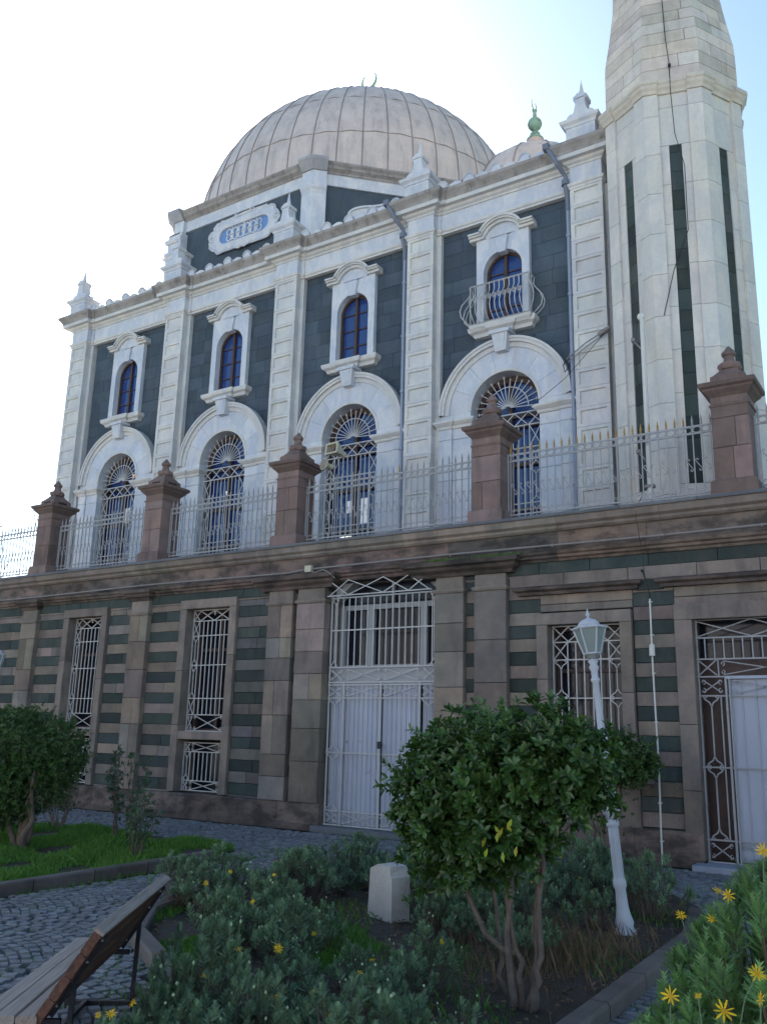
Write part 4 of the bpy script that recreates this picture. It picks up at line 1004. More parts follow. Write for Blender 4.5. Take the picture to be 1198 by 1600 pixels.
# drain pipes
def drain(px, zt, zb, y=YP-.36):
    m = MB(); x = px
    m.box(x-.38, x-.24, y-.33, y-.19, 14.38, 14.52); m.tube([(x-.3, y-.26, 14.45), (x-.14, y-.26, 14.12), (x-.10, y-.20, 14.0), (x+.0, y+.02, 13.8), (x+.0, y+.02, 13.5), (x, y+.12, 13.3), (x, y+.12, 13.0)], .052, 8)
    m.lathe([(.09, -.06), (.09, .06)], (x, y+.02, 13.62), 8)
    o = mb(m, 'drain_hopper', 'pipe_grey')
    m = MB(); m.tube([(x, y+.12, 13.05), (x, y+.14, zb)], .04, 8)
    for z in (12.4, 11, 9.6, 8.2, 6.8): m.lathe([(.06, -.03), (.06, .03)], (x, y+.13, z), 8)
    mb(m, 'drain_pipe', 'pipe_blue')
drain(PXS[3]-.47, 14, ZF); drain(PXS[4]-.44, 14, ZF)

# ================================================================== MINARET
MI = thing('minaret', 'pale stone octagonal minaret tower with dark vertical slits rising at the right of the mosque', 'minaret', (-4.02, 2.6, 5.5)); IO = (-4.02, 2.6, 5.5)
mcx, mcy, ROT = -4.02, 2.62, .28
def ov(Rr, n=8, rot=ROT): return [(mcx+Rr*math.sin(rot+(k-1.5)*math.pi/4), mcy-Rr*math.cos(rot+(k-1.5)*math.pi/4)) for k in range(n)]
def mi(m, name, mat, parent=MI): return m.build(name, mat, parent, False, IO)
Rm = 1.44; V = ov(Rm)
wallm, slit, arr = MB(), MB(), MB()
ZT = 14.32
for k in range(8):
    a, b = Vector(V[k]), Vector(V[(k+1) % 8]); d = (b-a).normalized(); L = (b-a).length; nrm = Vector((d.y, -d.x))
    # courses of large blocks, leaving the slit
    def blk(u0, u1, z0, z1, off, t, m=wallm, th=.12):
        p = [a+d*u0+nrm*off, a+d*u1+nrm*off, a+d*u1-nrm*th, a+d*u0-nrm*th]; e_ = .004
        m.prismz([(q.x, q.y) for q in p], z0+e_, z1-e_, t)
    us = (L*.5-.118, L*.5+.118); z = ZF
    while z < ZT-.01:
        ze = min(ZT, z+.86)
        inn = z < 13.85
        slit_on = inn and ze > 5.95
        if z < 5.95 or ze > 13.86 or not inn:
            blk(.26, L-.26, z, ze, -.055, rc(.05, .02))
        else:
            blk(.26, us[0], z, ze, -.055, rc(.05, .02)); blk(us[1], L-.26, z, ze, -.055, rc(.05, .02))
        z = ze
    z = 5.95
    zz = 6.26
    sz = ZF+.86
    zq = sz
    while zq < 13.84:
        ze = min(13.86, zq+.42); blk(us[0]+.004, us[1]-.004, zq, ze, -.075, rc(.3, .05), slit, .2); zq = ze
    mi(slit, 'slit', 'green_stone'); slit = MB()
    # raised corner strips, wrapped: mitred at the vertex
for k in range(8):
    pv, cv, nv = Vector(V[k-1]), Vector(V[k]), Vector(V[(k+1) % 8]); d0 = (pv-cv).normalized(); d1 = (nv-cv).normalized()
    arr = MB(); z = ZF; q = k*.4 % .86
    while z < ZT-.01:
        ze = min(ZT, z+(.86 if z > ZF else .5+q*.4)); arr.sweep([(-.14, z+.004), (0, z+.004), (0, ze-.004), (-.14, ze-.004)], [tuple(cv+d0*.27), tuple(cv), tuple(cv+d1*.27)], t=rc(.05, .02)); z = ze
    mi(arr, 'corner_strip', 'cream_marble')
mi(wallm, 'wall', 'cream_marble'); 
m = MB(); m.sweep([(-.3, 14.3), (.01, 14.3), (.03, 14.36), (.07, 14.41), (.085, 14.46), (.11, 14.49), (.11, 14.56), (.03, 14.62), (-.3, 14.62)], ov(Rm-.03), True, (.92, .88, .82))
for k in range(8):
    pv, cv, nv = Vector(V[k-1]), Vector(V[k]), Vector(V[(k+1) % 8]); d0 = (pv-cv).normalized(); d1 = (nv-cv).normalized()
    m.sweep([(-.1, 14.3), (.03, 14.3), (.05, 14.36), (.09, 14.41), (.105, 14.46), (.135, 14.49), (.135, 14.563), (.05, 14.625), (-.1, 14.625)], [tuple(cv+d0*.27), tuple(cv), tuple(cv+d1*.27)], t=(.92, .88, .82))
mi(m, 'cornice', 'cream_marble')
# tapering transition of rough courses
tp = MB(); zs_ = [14.6, 14.9, 15.2, 15.5, 15.78, 16.06, 16.34, 16.62, 16.9, 17.2, 17.5, 17.8, 18.1, 18.4, 18.7, 19, 19.3]
def rad(z):
    K = [(14.6, 1.41), (15.7, 1.40), (16.4, 1.28), (17.2, 1.17), (18.3, 1.12), (19.3, 1.10)]
    for (za, ra_), (zb_, rb_) in zip(K[:-1], K[1:]):
        if z <= zb_: return ra_+(rb_-ra_)*(z-za)/(zb_-za)
    return 1.1
for z0, z1 in zip(zs_[:-1], zs_[1:]):
    A, B_ = ov(rad(z0)), ov(rad(z1)); 
    for k in range(8):
        a0, b0, a1, b1 = Vector(A[k]), Vector(A[(k+1) % 8]), Vector(B_[k]), Vector(B_[(k+1) % 8]); nb = random.choice([1, 2, 2, 3]); cuts = [0]+sorted(random.uniform(.2, .8) for _ in range(nb-1))+[1]
        d = (b0-a0).normalized(); nn = Vector((d.y, -d.x)); e_ = .005
        for c0_, c1_ in zip(cuts[:-1], cuts[1:]):
            L = (b0-a0).length; c0s, c1s = c0_+(e_/L if c0_ > 0 else 0), c1_-(e_/L if c1_ < 1 else 0); o_ = random.uniform(-.004, .012) if 0 < c0_ and c1_ < 1 else 0
            P = [a0.lerp(b0, c0s)+nn*o_, a0.lerp(b0, c1s)+nn*o_, a1.lerp(b1, c1s)+nn*o_, a1.lerp(b1, c0s)+nn*o_]
            vs = [(P[0].x, P[0].y, z0+e_), (P[1].x, P[1].y, z0+e_), (P[2].x, P[2].y, z1-e_), (P[3].x, P[3].y, z1-e_)]
            vs += [(x-nn.x*.1, y-nn.y*.1, z) for x, y, z in vs]
            tp.mesh(vs, [(0, 1, 2, 3), (1, 5, 6, 2), (4, 0, 3, 7), (3, 2, 6, 7), (5, 4, 7, 6)[::1], (0, 4, 5, 1)], rc(.16, .05))
tp.prismz(ov(1.18), 14.5, 15.9, (.4, .38, .35)); tp.prismz(ov(1.0), 15.9, 19.2, (.4, .38, .35))
A = ov(1.2); 
mi(tp, 'tapered_shaft', 'rough_limestone')
up_ = MB(); up_.prismz(ov(1.08), 19.3, 27, (.9, .88, .86)); up_.sweep([(-.2, 19.25), (.03, 19.25), (.10, 19.35), (-.2, 19.42)], ov(1.08), True)
up_.sweep([(-.2, 25), (.02, 25), (.2, 25.5), (.45, 26), (.45, 26.9), (.38, 26.9), (.38, 26.1), (-.2, 26.1)], ov(1.08), True); up_.prismz(ov(.65), 26, 30)
mi(up_, 'upper_shaft', 'rough_limestone')
m = MB(); m.lathe([(.75, 30), (.70, 30.2), (.4, 31.8), (.12, 33.4), (.02, 34)], (mcx, mcy, 0), 16); mi(m, 'spire', 'lead')
# lightning cable on the minaret face
def facept(k, u, z, off=.03, R_=None):
    r_ = rad(z) if z > 14.7 else Rm; P = ov(r_); a, b = Vector(P[k]), Vector(P[(k+1) % 8]); d = (b-a).normalized(); n_ = Vector((d.y, -d.x)); q = a.lerp(b, u)+n_*off; return (q.x, q.y, z)
m = MB(); m.tube([facept(1, .42, 17.6), facept(1, .42, 16.6), facept(1, .44, 15.6), facept(1, .48, 14.9, .05), facept(1, .47, 14.6, .22), facept(1, .47, 14.3, .06), facept(1, .5, 13.3, .06), facept(1, .63, 12.6), facept(1, .62, 11.2), facept(1, .35, 10.4), facept(1, .15, 9.5)], .009, 4)
m.lathe([(.03, -.03), (.03, .03)], facept(1, .48, 14.9, .06), 6)
tag(m.build('lightning_cable', 'cable_black'), 'thin black cable running down the front face of the pale minaret', 'cable')

# ================================================================== FIXTURES
t = thing('flagpole', 'white pole with a pulley and halyard clamped to the fence before the minaret', 'flagpole', (-4.23, .5, 5.6))
m = MB(); m.tube([(0, 0, .0), (0, 0, 3.6)], .046, 8, r1=.04); m.build('pole', 'pvc', t)
m = MB(); m.lathe([(.0, -.05), (.06, -.04), (.075, 0), (.06, .04), (0.01, .05)], (-.01, 0, 3.62), 10, tilt=Matrix.Rotation(R(90), 3, 'X')); m.build('pulley', 'pvc', t)
m = MB()
for z in (3.05, .95): m.tube([(0, 0, z-.1), (-.16, -.02, z+.12)], .015, 5); m.box(-.20, -.13, -.05, .03, z+.11, z+.17)
m.build('cleat', 'conduit', t)
m = MB(); m.tube([(-.07, -.02, 3.6), (-.13, -.02, 3.1), (-.11, -.02, 2.0), (-.15, -.02, 1.1)], .006, 4); m.tube([(-.15, -.02, 1.0), (-.13, -.05, .3), (-.10, -.4, .02), (-.05, -.72, -.2), (0, -.62, -.9), (.02, -.60, -1.3)], .006, 4); m.build('halyard', 'cable_black', t)
m = MB(); m.box(-.08, .08, -.06, .06, .42, .47); m.build('clamp', 'conduit', t)

t = thing('floodlight', 'small grey tube floodlight on a slanting bracket from the last pilaster beside the minaret', 'floodlight', (-5.35, 2.1, 9.9))
m = MB(); m.tube([(.0, 0, .05), (-.22, -.05, -.08)], .05, 8); m.build('housing', 'conduit', t)
m = MB(); m.tube([(0, 0, .05), (-.5, -.02, -.18), (-.93, -.03, -.46)], .014, 5); m.tube([(0, .02, 0), (-.5, 0, -.26), (-.9, 0, -.52)], .012, 5); m.build('bracket', 'conduit', t)
m = MB(); m.tube([(-.93, -.05, -.46), (-.98, -.06, -.6), (-.95, -.06, -.75), (-.85, -.05, -.62), (-.93, -.05, -.5)], .012, 4, t=(.4, .4, .4)); m.tube([(-.1, 0, -.05), (-.9, -.2, -.95), (-1.7, -.35, -1.55), (-2.0, .38, -1.7)], .006, 4, t=(.5, .5, .5)); m.build('cable', 'iron_black', t)

def horn(loc, rz, tilt, s, label, square=True):
    t = thing('loudspeaker', label, 'loudspeaker', loc, 'loudspeakers beside the pier'); t.rotation_euler = (tilt, 0, rz)
    m = MB()
    if square:
        w_, h_ = .17*s, .12*s; v = [(-w_, -.16*s, -h_), (w_, -.16*s, -h_), (w_, -.16*s, h_), (-w_, -.16*s, h_)]; v += [(x*.45, .12*s, z*.45) for x, y, z in v]
        m.mesh(v, [(0, 1, 5, 4), (1, 2, 6, 5), (2, 3, 7, 6), (3, 0, 4, 7), (4, 5, 6, 7)]); m.sweep([(-.02, 0), (.012, 0), (.012, .03), (-.02, .03)], [(-w_, -h_), (w_, -h_), (w_, h_), (-w_, h_)], True)
        n_ = 16; base = len(m.v)-n_
        for i in range(base, len(m.v)): x, y, z = m.v[i]; m.v[i] = (x, -.16*s-z, y)
        m.lathe([(.07*s, 0), (.075*s, .10*s), (.05*s, .13*s)], (0, .12*s, 0), 10, tilt=Matrix.Rotation(R(-90), 3, 'X'))
    else:
        m.lathe([(.17*s, 0), (.172*s, .02), (.10*s, .12*s), (.06*s, .2*s), (.07*s, .22*s), (.07*s, .32*s), (.03*s, .34*s)], (0, -.16*s, 0), 14, tilt=Matrix.Rotation(R(-90), 3, 'X'))
    m.build('horn', 'speaker_beige', t)
    m = MB()
    if square: m.mesh([(-.15*s, -.155*s, -.10*s), (.15*s, -.155*s, -.10*s), (.15*s, -.155*s, .10*s), (-.15*s, -.155*s, .10*s), (-.04*s, -.05*s, -.03*s), (.04*s, -.05*s, -.03*s), (.04*s, -.05*s, .03*s), (-.04*s, -.05*s, .03*s)], [(0, 1, 5, 4), (1, 2, 6, 5), (2, 3, 7, 6), (3, 0, 4, 7), (4, 5, 6, 7)], (2.2, 2, 1.6)); 
    m.lathe([(.055*s, 0), (.04*s, -.05*s), (.005, -.055*s)], (0, -.13*s, 0), 10, tilt=Matrix.Rotation(R(90), 3, 'X'), t=(1.5, 1.3, 1.1)); 
    if square: m.v = [(x, y-.012, z) for x, y, z in m.v]
    else: m.lathe([(.15*s, 0), (.149*s, .01)], (0, -.17*s, 0), 14, tilt=Matrix.Rotation(R(-90), 3, 'X'), t=(2.5, 2.3, 2))
    m.build('throat', 'speaker_throat', t)
    m = MB(); m.tube([(0, .05, -.05), (-.05*s, .12, -.25*s), (-.1, .1, -.38*s)], .015, 5); m.build('bracket', 'conduit', t)
horn((-10.62, .12, 7.56), R(-8), R(-8), .95, 'upper square beige horn loudspeaker on the pier under the third window')
horn((-10.83, .10, 7.27), R(-18), R(-4), .75, 'lower round beige horn loudspeaker beside the stone pier cap', False)

# cable conduit along the wall under the coping
t = thing('conduit', 'thin grey conduit running along the wall below the coping', 'conduit', (-10, 0, 5.05))
m = MB(); P = [(x+10, -.07+.004*math.sin(x*3), -.02+.018*math.sin(x*.7)) for x in [-30+i*.8 for i in range(25)]]+[(-.98, -.06, .02)]
m.tube(P[:24]+[(-1.15, -.07, .0)], .018, 6); m.tube([(-1.0, -.07, .0), (2, -.07, .02), (6, -.07, -.005), (9, -.07, .02), (13, -.07, .02)], .018, 6); m.build('pipe', 'conduit', t)
m = MB(); m.tube([(-1.05, -.09, -.05), (-.9, -.11, -.09), (-.6, -.22, -.07), (-.48, -.22, -.13), (-.35, -.16, -.25)], .013, 5); m.build('branch_pipe', 'conduit', t)
m = MB(); m.box(-1.16, -1.0, -.11, -.02, -.06, .07)
for x in (-9, -6, -3.5, 2.2, 4.2, 6.1, 7.6): m.box(x-.008, x+.008, -.088, -.03, -.025, .03, (.5, .5, .5))
m.build('junction_box', 'speaker_beige', t)
# white vertical pipe with a box
t = thing('wall_pipe', 'slim white plastic pipe with an oval box climbing the striped wall', 'pipe', (-4.17, .0, 0))
m = MB(); m.tube([(0, -.04, 0), (0, -.035, .5), (.01, -.02, 1.5), (-.01, -.02, 3.0), (-.005, -.02, 4.03)], .014, 8); m.build('pipe', 'pvc', t)
m = MB(); m.tube([(0, -.05, 3.12), (0, -.05, 3.28)], .045, 10); m.lathe([(.045, 0), (.03, .025), (.005, .03)], (0, -.05, 3.28), 10); m.build('switch_box', 'pvc', t)
m = MB()
for z in (.35, .9, 1.45, 2.1, 2.85, 3.45, 3.98): m.box(-.025, .032, -.04, .01, z-.008, z+.008)
m.build('clip', 'pvc', t)
m = MB(); m.tube([(0, -.02, 4.03), (.0, -.05, 4.12), (-.03, -.12, 4.35), (-.04, -.25, 4.45)], .01, 5); m.tube([(-.05, -.27, 4.44), (-.02, -.27, 4.46)], .03, 6); m.build('cable', 'cable_black', t)

# ================================================================== BENCH
BD = Vector((.577, -.817, 0)); BN = Vector((.817, .577, 0)); F0 = Vector((-5.37, -9.80, 0))
t = thing('park_bench', 'wooden slatted bench with black iron frame on the cobbles in the bottom left corner', 'bench', tuple(F0), rz=math.atan2(BD.y, BD.x))
# local x along the bench, y = front -> back (local +y = BN), z up
BL = 1.75
def board(m, x0, x1, c, u, w, th, t_=W1, n=6):
    """plank from x0 to x1; cross-section centred c=(y,z), width direction u, rounded edges"""
    uy, uz = u; ny, nz = -uz, uy; P = []
    for a, b in ((-.5, -.3), (-.44, -.5), (.44, -.5), (.5, -.3), (.5, .3), (.44, .5), (-.44, .5), (-.5, .3)): P.append((c[0]+uy*a*w+ny*b*th, c[1]+uz*a*w+nz*b*th))
    k = len(P); m.mesh([(x0, y, z) for y, z in P]+[(x1, y, z) for y, z in P], [tuple(range(k-1, -1, -1)), tuple(range(k, 2*k))]+[(i, (i+1) % k, (i+1) % k+k, i+k) for i in range(k)], t_)
for i, y in enumerate((.05, .16, .27)):
    m = MB(); board(m, -.03-.01*(i % 2), BL+.03, (y, .38-.01*(i == 0)), (1, .04), .105, .04, rc(.12)); m.build('seat_slat', 'wood_grey', t)
bu = Vector((.27, .42)).normalized()
for i in range(4):
    q = .06+.124*i; m = MB(); board(m, -.02-.006*(i % 2), BL+.02, (.315+bu.x*q*1.0, .37+bu.y*q), (bu.x, bu.y), .121, .045, rc(.14)); m.build('back_slat', 'wood_brown', t)
m = MB(); board(m, -.022, BL+.022, (.315+bu.x*.500, .37+bu.y*.500), (bu.y, -bu.x), .062, .018); m.build('top_rail', 'wood_grey', t)
for x in (.12, BL-.12):
    m = MB()
    def b4(p, q, w=.02): m.tube([(x, *p), (x, *q)], w, 4)
    b4((.0, .02), (.46, .02), .024); b4((.44, .02), (.45, .52), .018); b4((.02, .02), (.04, .34)); b4((.04, .335), (.40, .335)); b4((.35, .36), (.60, .75), .014); m.tube([(x, .14, .03), (x+(.55 if x < 1 else -.55), .14, .03)], .02, 4)
    m.build('iron_frame', 'iron_black', t)
m = MB()
for x in (.12, BL-.12):
    for i in range(4):
        q = .06+.124*i; y, z = .315+bu.x*q+.03, .37+bu.y*q-.012; m.lathe([(.012, -.004), (.012, .008)], (x, y-.004, z), 6, tilt=Matrix.Rotation(R(-80), 3, 'X'))
m.build('bolts', 'iron_white', t)

# ================================================================== LAMP POSTS
def lamp(x, y, label, lean=(0, 0), h=3.05):
    t = thing('street_lamp', label, 'street lamp', (x, y, .0), 'white garden lamp posts'); t.rotation_euler = (lean[0], lean[1], 0)
    p = MB(); p.lathe([(.105, 0), (.105, .05), (.08, .09), (.09, .13), (.07, .20), (.058, .26), (.050, .42), (.062, .45), (.062, .50), (.046, .54), (.043, .62), (.046, .9), (.046, .98)], n=14)
    p.lathe([(.044, .9), (.044, .98), (.062, 1.0), (.064, 1.03), (.05, 1.06), (.072, 1.12), (.075, 1.17), (.058, 1.24), (.046, 1.28), (.064, 1.30), (.064, 1.33), (.046, 1.35)], n=14)
    p.lathe([(.046, 1.34), (.042, 1.80), (.055, 1.82), (.055, 1.86), (.038, 1.88), (.036, 2.05), (.033, 2.38), (.046, 2.40), (.046, 2.42), (.034, 2.44), (.036, 2.50), (.052, 2.54), (.036, 2.57), (.055, 2.60), (.04, 2.62)], n=14)
    for i in range(12):
        g0 = 2*math.pi*i/12; p.tube([(.050*math.cos(g0), .050*math.sin(g0), 1.06), (.078*math.cos(g0), .078*math.sin(g0), 1.14), (.07*math.cos(g0+.15), .07*math.sin(g0+.15), 1.21), (.05*math.cos(g0), .05*math.sin(g0), 1.27)], .009, 4)
    p.build('post', 'lamp_paint', t, True)
    fl = MB()
    for i in range(10):
        g0 = 2*math.pi*i/10; fl.tube([(.046*math.cos(g0), .046*math.sin(g0), .5), (.045*math.cos(g0), .045*math.sin(g0), .98)], .008, 4); fl.tube([(.046*math.cos(g0), .046*math.sin(g0), 1.36), (.041*math.cos(g0), .041*math.sin(g0), 1.8)], .007, 4)
    fl.build('fluting', 'lamp_paint', t)
    zb, zt_, rb, rt_ = 2.68, 2.90, .085, .165; zt_ = 2.94
    f = MB(); N = 6; o = .3
    def hx(r, z): return [(r*math.cos(o+2*math.pi*i/N), r*math.sin(o+2*math.pi*i/N), z) for i in range(N)]
    A, B_ = hx(rb, zb), hx(rt_, zt_)
    for i in range(N): f.tube([A[i], B_[i]], .011, 4); f.tube([A[i], A[(i+1) % N]], .011, 4); f.tube([B_[i], B_[(i+1) % N]], .014, 4)
    C_ = hx(.035, 2.61); f.mesh(C_+A, [(i, (i+1) % N, (i+1) % N+N, i+N) for i in range(N)], (.55, .55, .5))
    f.build('lantern_frame', 'lamp_paint', t)
    g_ = MB(); A2, B2 = hx(rb-.004, zb), hx(rt_-.004, zt_); g_.mesh(A2+B2, [(i, (i+1) % N, (i+1) % N+N, i+N) for i in range(N)]+[(5, 4, 3, 2, 1, 0)]); g_.build('lantern_glass', 'lamp_glass', t)
    c_ = MB(); E_ = hx(.185, zt_+.0); c_.lathe([(.19, zt_-.005), (.185, zt_+.012), (.12, zt_+.035)], n=6, rot=o); c_.lathe([(.12, zt_+.03), (.105, zt_+.06), (.07, zt_+.09), (.03, zt_+.105), (.012, zt_+.115), (.014, zt_+.13), (.026, zt_+.145), (.014, zt_+.165), (.01, zt_+.175), (.004, zt_+.21)], n=12); c_.build('lantern_cap', 'lamp_paint', t, True)
lamp(-3.0, -5.32, 'white fluted lamp post with a six-sided lantern leaning in front of the striped wall', (R(0), R(-5.2)))
lamp(-13.60, -5.2, 'lantern of a second lamp post just entering the left edge of the picture', (0, R(0)))

# ================================================================== STONE BLOCK
t = MB(); a = random.random
vs = [(-.20, -.10, 0), (.21, -.10, 0), (.21, .12, 0), (-.20, .12, 0), (-.17, -.10, .47), (-.05, -.10, .52), (.16, -.09, .52), (.165, -.09, .44), (.205, -.10, .42), (.205, .12, .42), (.16, .11, .52), (-.05, .12, .53), (-.18, .12, .48)]
t.mesh(vs, [(0, 1, 8, 7, 6, 5, 4), (1, 2, 9, 8), (2, 3, 12, 11, 10, 9), (3, 0, 4, 12), (4, 5, 11, 12), (5, 6, 10, 11), (6, 7, 8, 9, 10), (3, 2, 1, 0)], (1.05, 1.05, 1.1))
t.t = [(1.15, 1.17, 1.22)]*len(t.t); o = t.build('stone_block', 'limestone', None); o.location = (-5.12, -6.2, 0.02); o.rotation_euler = (0, 0, R(-22)); tag(o, 'broken white stone block standing among the daisy bushes in the bed', 'stone block')

# ================================================================== VEGETATION
ROUND = [False]
def leaf(m, p, d, n_, L, w, t, fold=.25):
    """elliptic leaf: base p, direction d, normal n_"""
    d = d.normalized(); s = d.cross(n_); s = s.normalized() if s.length > 1e-5 else d.orthogonal().normalized(); n_ = s.cross(d)
    if ROUND[0]:
        c = [p+d*L*u-n_*L*.10*u*u for u in (0, .38, .72, 1)]; q = [(0, 0), (.38, .80), (.72, 1.0), (1, 0)]
        k = len(m.v); m.v += [tuple(x) for x in c]
        for sg in (1, -1): m.v += [tuple(c[1]+s*sg*w*.42+n_*w*fold*.8), tuple(c[2]+s*sg*w*.46+n_*w*fold*.8)]
        m.f += [(k, k+1, k+4), (k+1, k+2, k+5, k+4), (k+2, k+3, k+5), (k, k+6, k+1), (k+1, k+6, k+7, k+2), (k+2, k+7, k+3)]; m.t += [t]*6
        return
    m_ = p+d*L*.5-n_*L*.04; tip = p+d*L-n_*L*.10
    l = p+d*L*.55+s*w*.5+n_*w*fold; r = p+d*L*.55-s*w*.5+n_*w*fold
    k = len(m.v); m.v += [tuple(p), tuple(l), tuple(tip), tuple(r), tuple(m_)]; m.f += [(k, k+4, k+2, k+1), (k, k+3, k+2, k+4)]; m.t += [t, t]
def rnd_dir():
    z = random.uniform(-1, 1); a = random.uniform(0, 6.2832); r = math.sqrt(1-z*z); return Vector((r*math.cos(a), r*math.sin(a), z))
def rosette(m, p, d, n, L, w, base, spread=(.6, 1.3)):
    d = d.normalized(); a = d.orthogonal().normalized(); b = d.cross(a); g0 = random.uniform(0, 6.28)
    for i in range(n):
        g = g0+i*2.4; sp = spread[0]+(spread[1]-spread[0])*i/n; o = (a*math.cos(g)+b*math.sin(g))
        dd = d*math.cos(sp)+o*math.sin(sp); k = random.uniform(.75, 1.2); tt = random.uniform(.65, 1.45)*base
        leaf(m, p-d*L*.35*i/n, dd, d, L*k, w*k, (tt*random.uniform(.9, 1.15), tt, tt*random.uniform(.85, 1.1)))
def crown(m, blobs, n, L, w, leaves=7, shell=.35, seed=1, upb=.35, lump=.16, sparse=0):
    random.seed(seed); tot = sum(b[3]*b[4]*b[5] for b in blobs)
    for (cx, cy, cz, rx, ry, rz) in blobs:
        k = int(n*rx*ry*rz/tot); ph = [random.uniform(0, 6) for _ in range(6)]
        for _ in range(k):
            d = rnd_dir(); rr = (1-shell*random.random()**1.7)
            rr *= 1+lump*math.sin(d.x*5+ph[0])*math.sin(d.y*5+ph[1])+lump*math.sin(d.z*6+ph[2])*math.sin((d.x+d.y)*7+ph[3])+random.gauss(0, .03)
            if sparse and random.random() < sparse*abs(math.sin(d.x*6+ph[4])*math.cos(d.z*6+ph[5])): continue
            p = Vector((cx+d.x*rx*rr, cy+d.y*ry*rr, cz+d.z*rz*rr)); dd = (d+Vector((0, 0, upb))+rnd_dir()*.35).normalized()
            rosette(m, p, dd, leaves, L, w, random.uniform(.8, 1.2))
            if random.random() < .05: # long shoot
                for q in range(3): rosette(m, p+dd*L*(.8+q*.7), dd, 5, L*.8, w*.8, 1.2)
def wob(p0, p1, n, amp):
    return [Vector(p0).lerp(Vector(p1), i/n)+Vector((random.gauss(0, amp), random.gauss(0, amp), 0))*(1 if 0 < i < n else 0) for i in range(n+1)]

# main clipped tree: several bare stems and a broad crown of glossy leaves
TX, TY = -2.72, -8.2
t = thing('shrub_tree', 'large broad-leaved shrub tree with a dense glossy rounded crown in front of the iron gate', 'tree', (TX, TY, 0))
random.seed(11)
m = MB()
for p0, p1, q, r0 in (((.02, 0, 0), (.10, 0, .38), (.04, .05, 1.2), .027), ((-.02, .03, 0), (.06, .02, .35), (.10, .02, 1.25), .024), ((.05, .04, 0), (.02, .05, .5), (.06, .08, 1.2), .018), ((-.12, 0, 0), (-.15, 0, .5), (-.13, .04, 1.1), .030), ((-.06, .03, 0), (-.10, .02, .4), (-.24, 0, 1.1), .025), ((-.30, .25, 0), (-.33, .25, .4), (-.45, .2, 1.1), .02)):
    pts = wob(p0, p1, 5, .014)+wob(p1, q, 3, .01)[1:]; m.tube(pts, r0, 8, r1=r0*.55)
m.tube([(-.10, .02, .38), (-.2, .04, .38), (-.36, .08, .46), (-.50, .12, .66), (-.58, .12, .9), (-.6, .12, 1.2)], .024, 7, r1=.014)
for i in range(14):
    a = random.uniform(0, 6.28); r_ = random.uniform(.1, .28); z = random.uniform(1.4, 1.75); m.tube([(-.1, .05, random.uniform(.95, 1.1)), (-.2+r_*.4*math.cos(a), r_*.4*math.sin(a), (z+1.0)/2), (-.25+r_*math.cos(a), r_*math.sin(a), z)], .014, 5, r1=.005)
m.build('trunk', 'bark', t, True)
m = MB()
blobs = [(-.42, .10, 1.42, .58, .52, .58), (-.76, .1, 1.34, .31, .36, .46), (-.72, .05, .98, .20, .28, .30), (.04, .10, 1.56, .46, .46, .46), (.36, .2, 1.60, .25, .34, .30), (-.22, 0, 1.12, .38, .38, .28), (-.5, .05, 1.05, .30, .3, .30)]
ROUND[0] = True; crown(m, blobs, 3700, .070, .034, 7, .6, 21, lump=.20, sparse=.5); ROUND[0] = False
# drop leaves below the crown base
m.build('crown', 'leaf_glossy', t)
m = MB(); random.seed(5)
for i in range(9):
    p = Vector((random.uniform(-.12, .12), -.40+random.uniform(-.05, .05), random.uniform(1.08, 1.3))); leaf(m, p, Vector((random.gauss(0, .5), -.3, -1)), Vector((0, -1, 0)), .07, .03, (6+random.random()*2, 3.2+random.random(), 1.2))
m.build('yellow_leaves', 'leaf_glossy', t)

# smaller tree behind the lamp, against the wall
t = thing('shrub_tree', 'smaller shrub tree behind the lamp post against the striped wall', 'tree', (-4.80, -.9, 0)); random.seed(3)
m = MB()
for k in range(5):
    a = random.uniform(-.4, .4); m.tube(wob((k*.06-.12, 0, 0), (a*1.0, random.uniform(-.2, .2), 1.3), 5, .03), .035, 6, r1=.014)
m.build('trunk', 'bark', t, True)
m = MB(); crown(m, [(.35, 0, 1.52, .52, .45, .36), (-.3, 0, 1.6, .5, .5, .42), (.62, -.1, 1.5, .30, .35, .26), (.0, 0, 1.72, .5, .45, .26)], 1500, .075, .036, 6, .5, 31, lump=.15)
for i in range(160):
    z = random.uniform(.45, 1.4); rosette(m, Vector((random.gauss(0, .22), random.gauss(0, .15), z)), rnd_dir(), 4, .06, .03, .9)
m.build('crown', 'leaf_dark', t)

# left clipped bush
t = thing('bush', 'big rounded dark green bush at the left edge over the lawn', 'bush', (-11.9, -5.5, 0)); random.seed(8)
m = MB()
for k in range(6): m.tube(wob((k*.05-.15, 0, 0), (random.uniform(-.8, .6), random.uniform(-.4, .4), 1.2), 5, .03), .05, 6, r1=.02)
m.build('trunk', 'bark', t, True)
m = MB(); crown(m, [(-.25, 0, 1.27, .88, .85, .80), (.42, .1, 1.42, .42, .55, .46), (-.95, 0, 1.3, .95, .9, .80), (-.55, -.2, .68, .62, .6, .42)], 6000, .058, .024, 6, .4, 41, lump=.06)
m.build('crown', 'leaf_dark', t)
# leafless little shrub next to it
t = thing('bare_shrub', 'small leggy dark shrub on the lawn between the big bush and the wall', 'shrub', (-13.9, -3.35, 0)); random.seed(9)
m = MB()
for k in range(12): a = random.uniform(0, 6.28); m.tube(wob((.05*math.cos(a), .05*math.sin(a), 0), (.3*math.cos(a), .3*math.sin(a), random.uniform(.6, 1.1)), 4, .03), .014, 4, r1=.004)
m.build('stems', 'bark', t)
m = MB()
for k in range(160): rosette(m, Vector((random.gauss(0, .2), random.gauss(0, .2), random.uniform(.35, 1.15))), rnd_dir(), 4, .06, .03, .8)
m.build('leaves', 'leaf_dark', t)

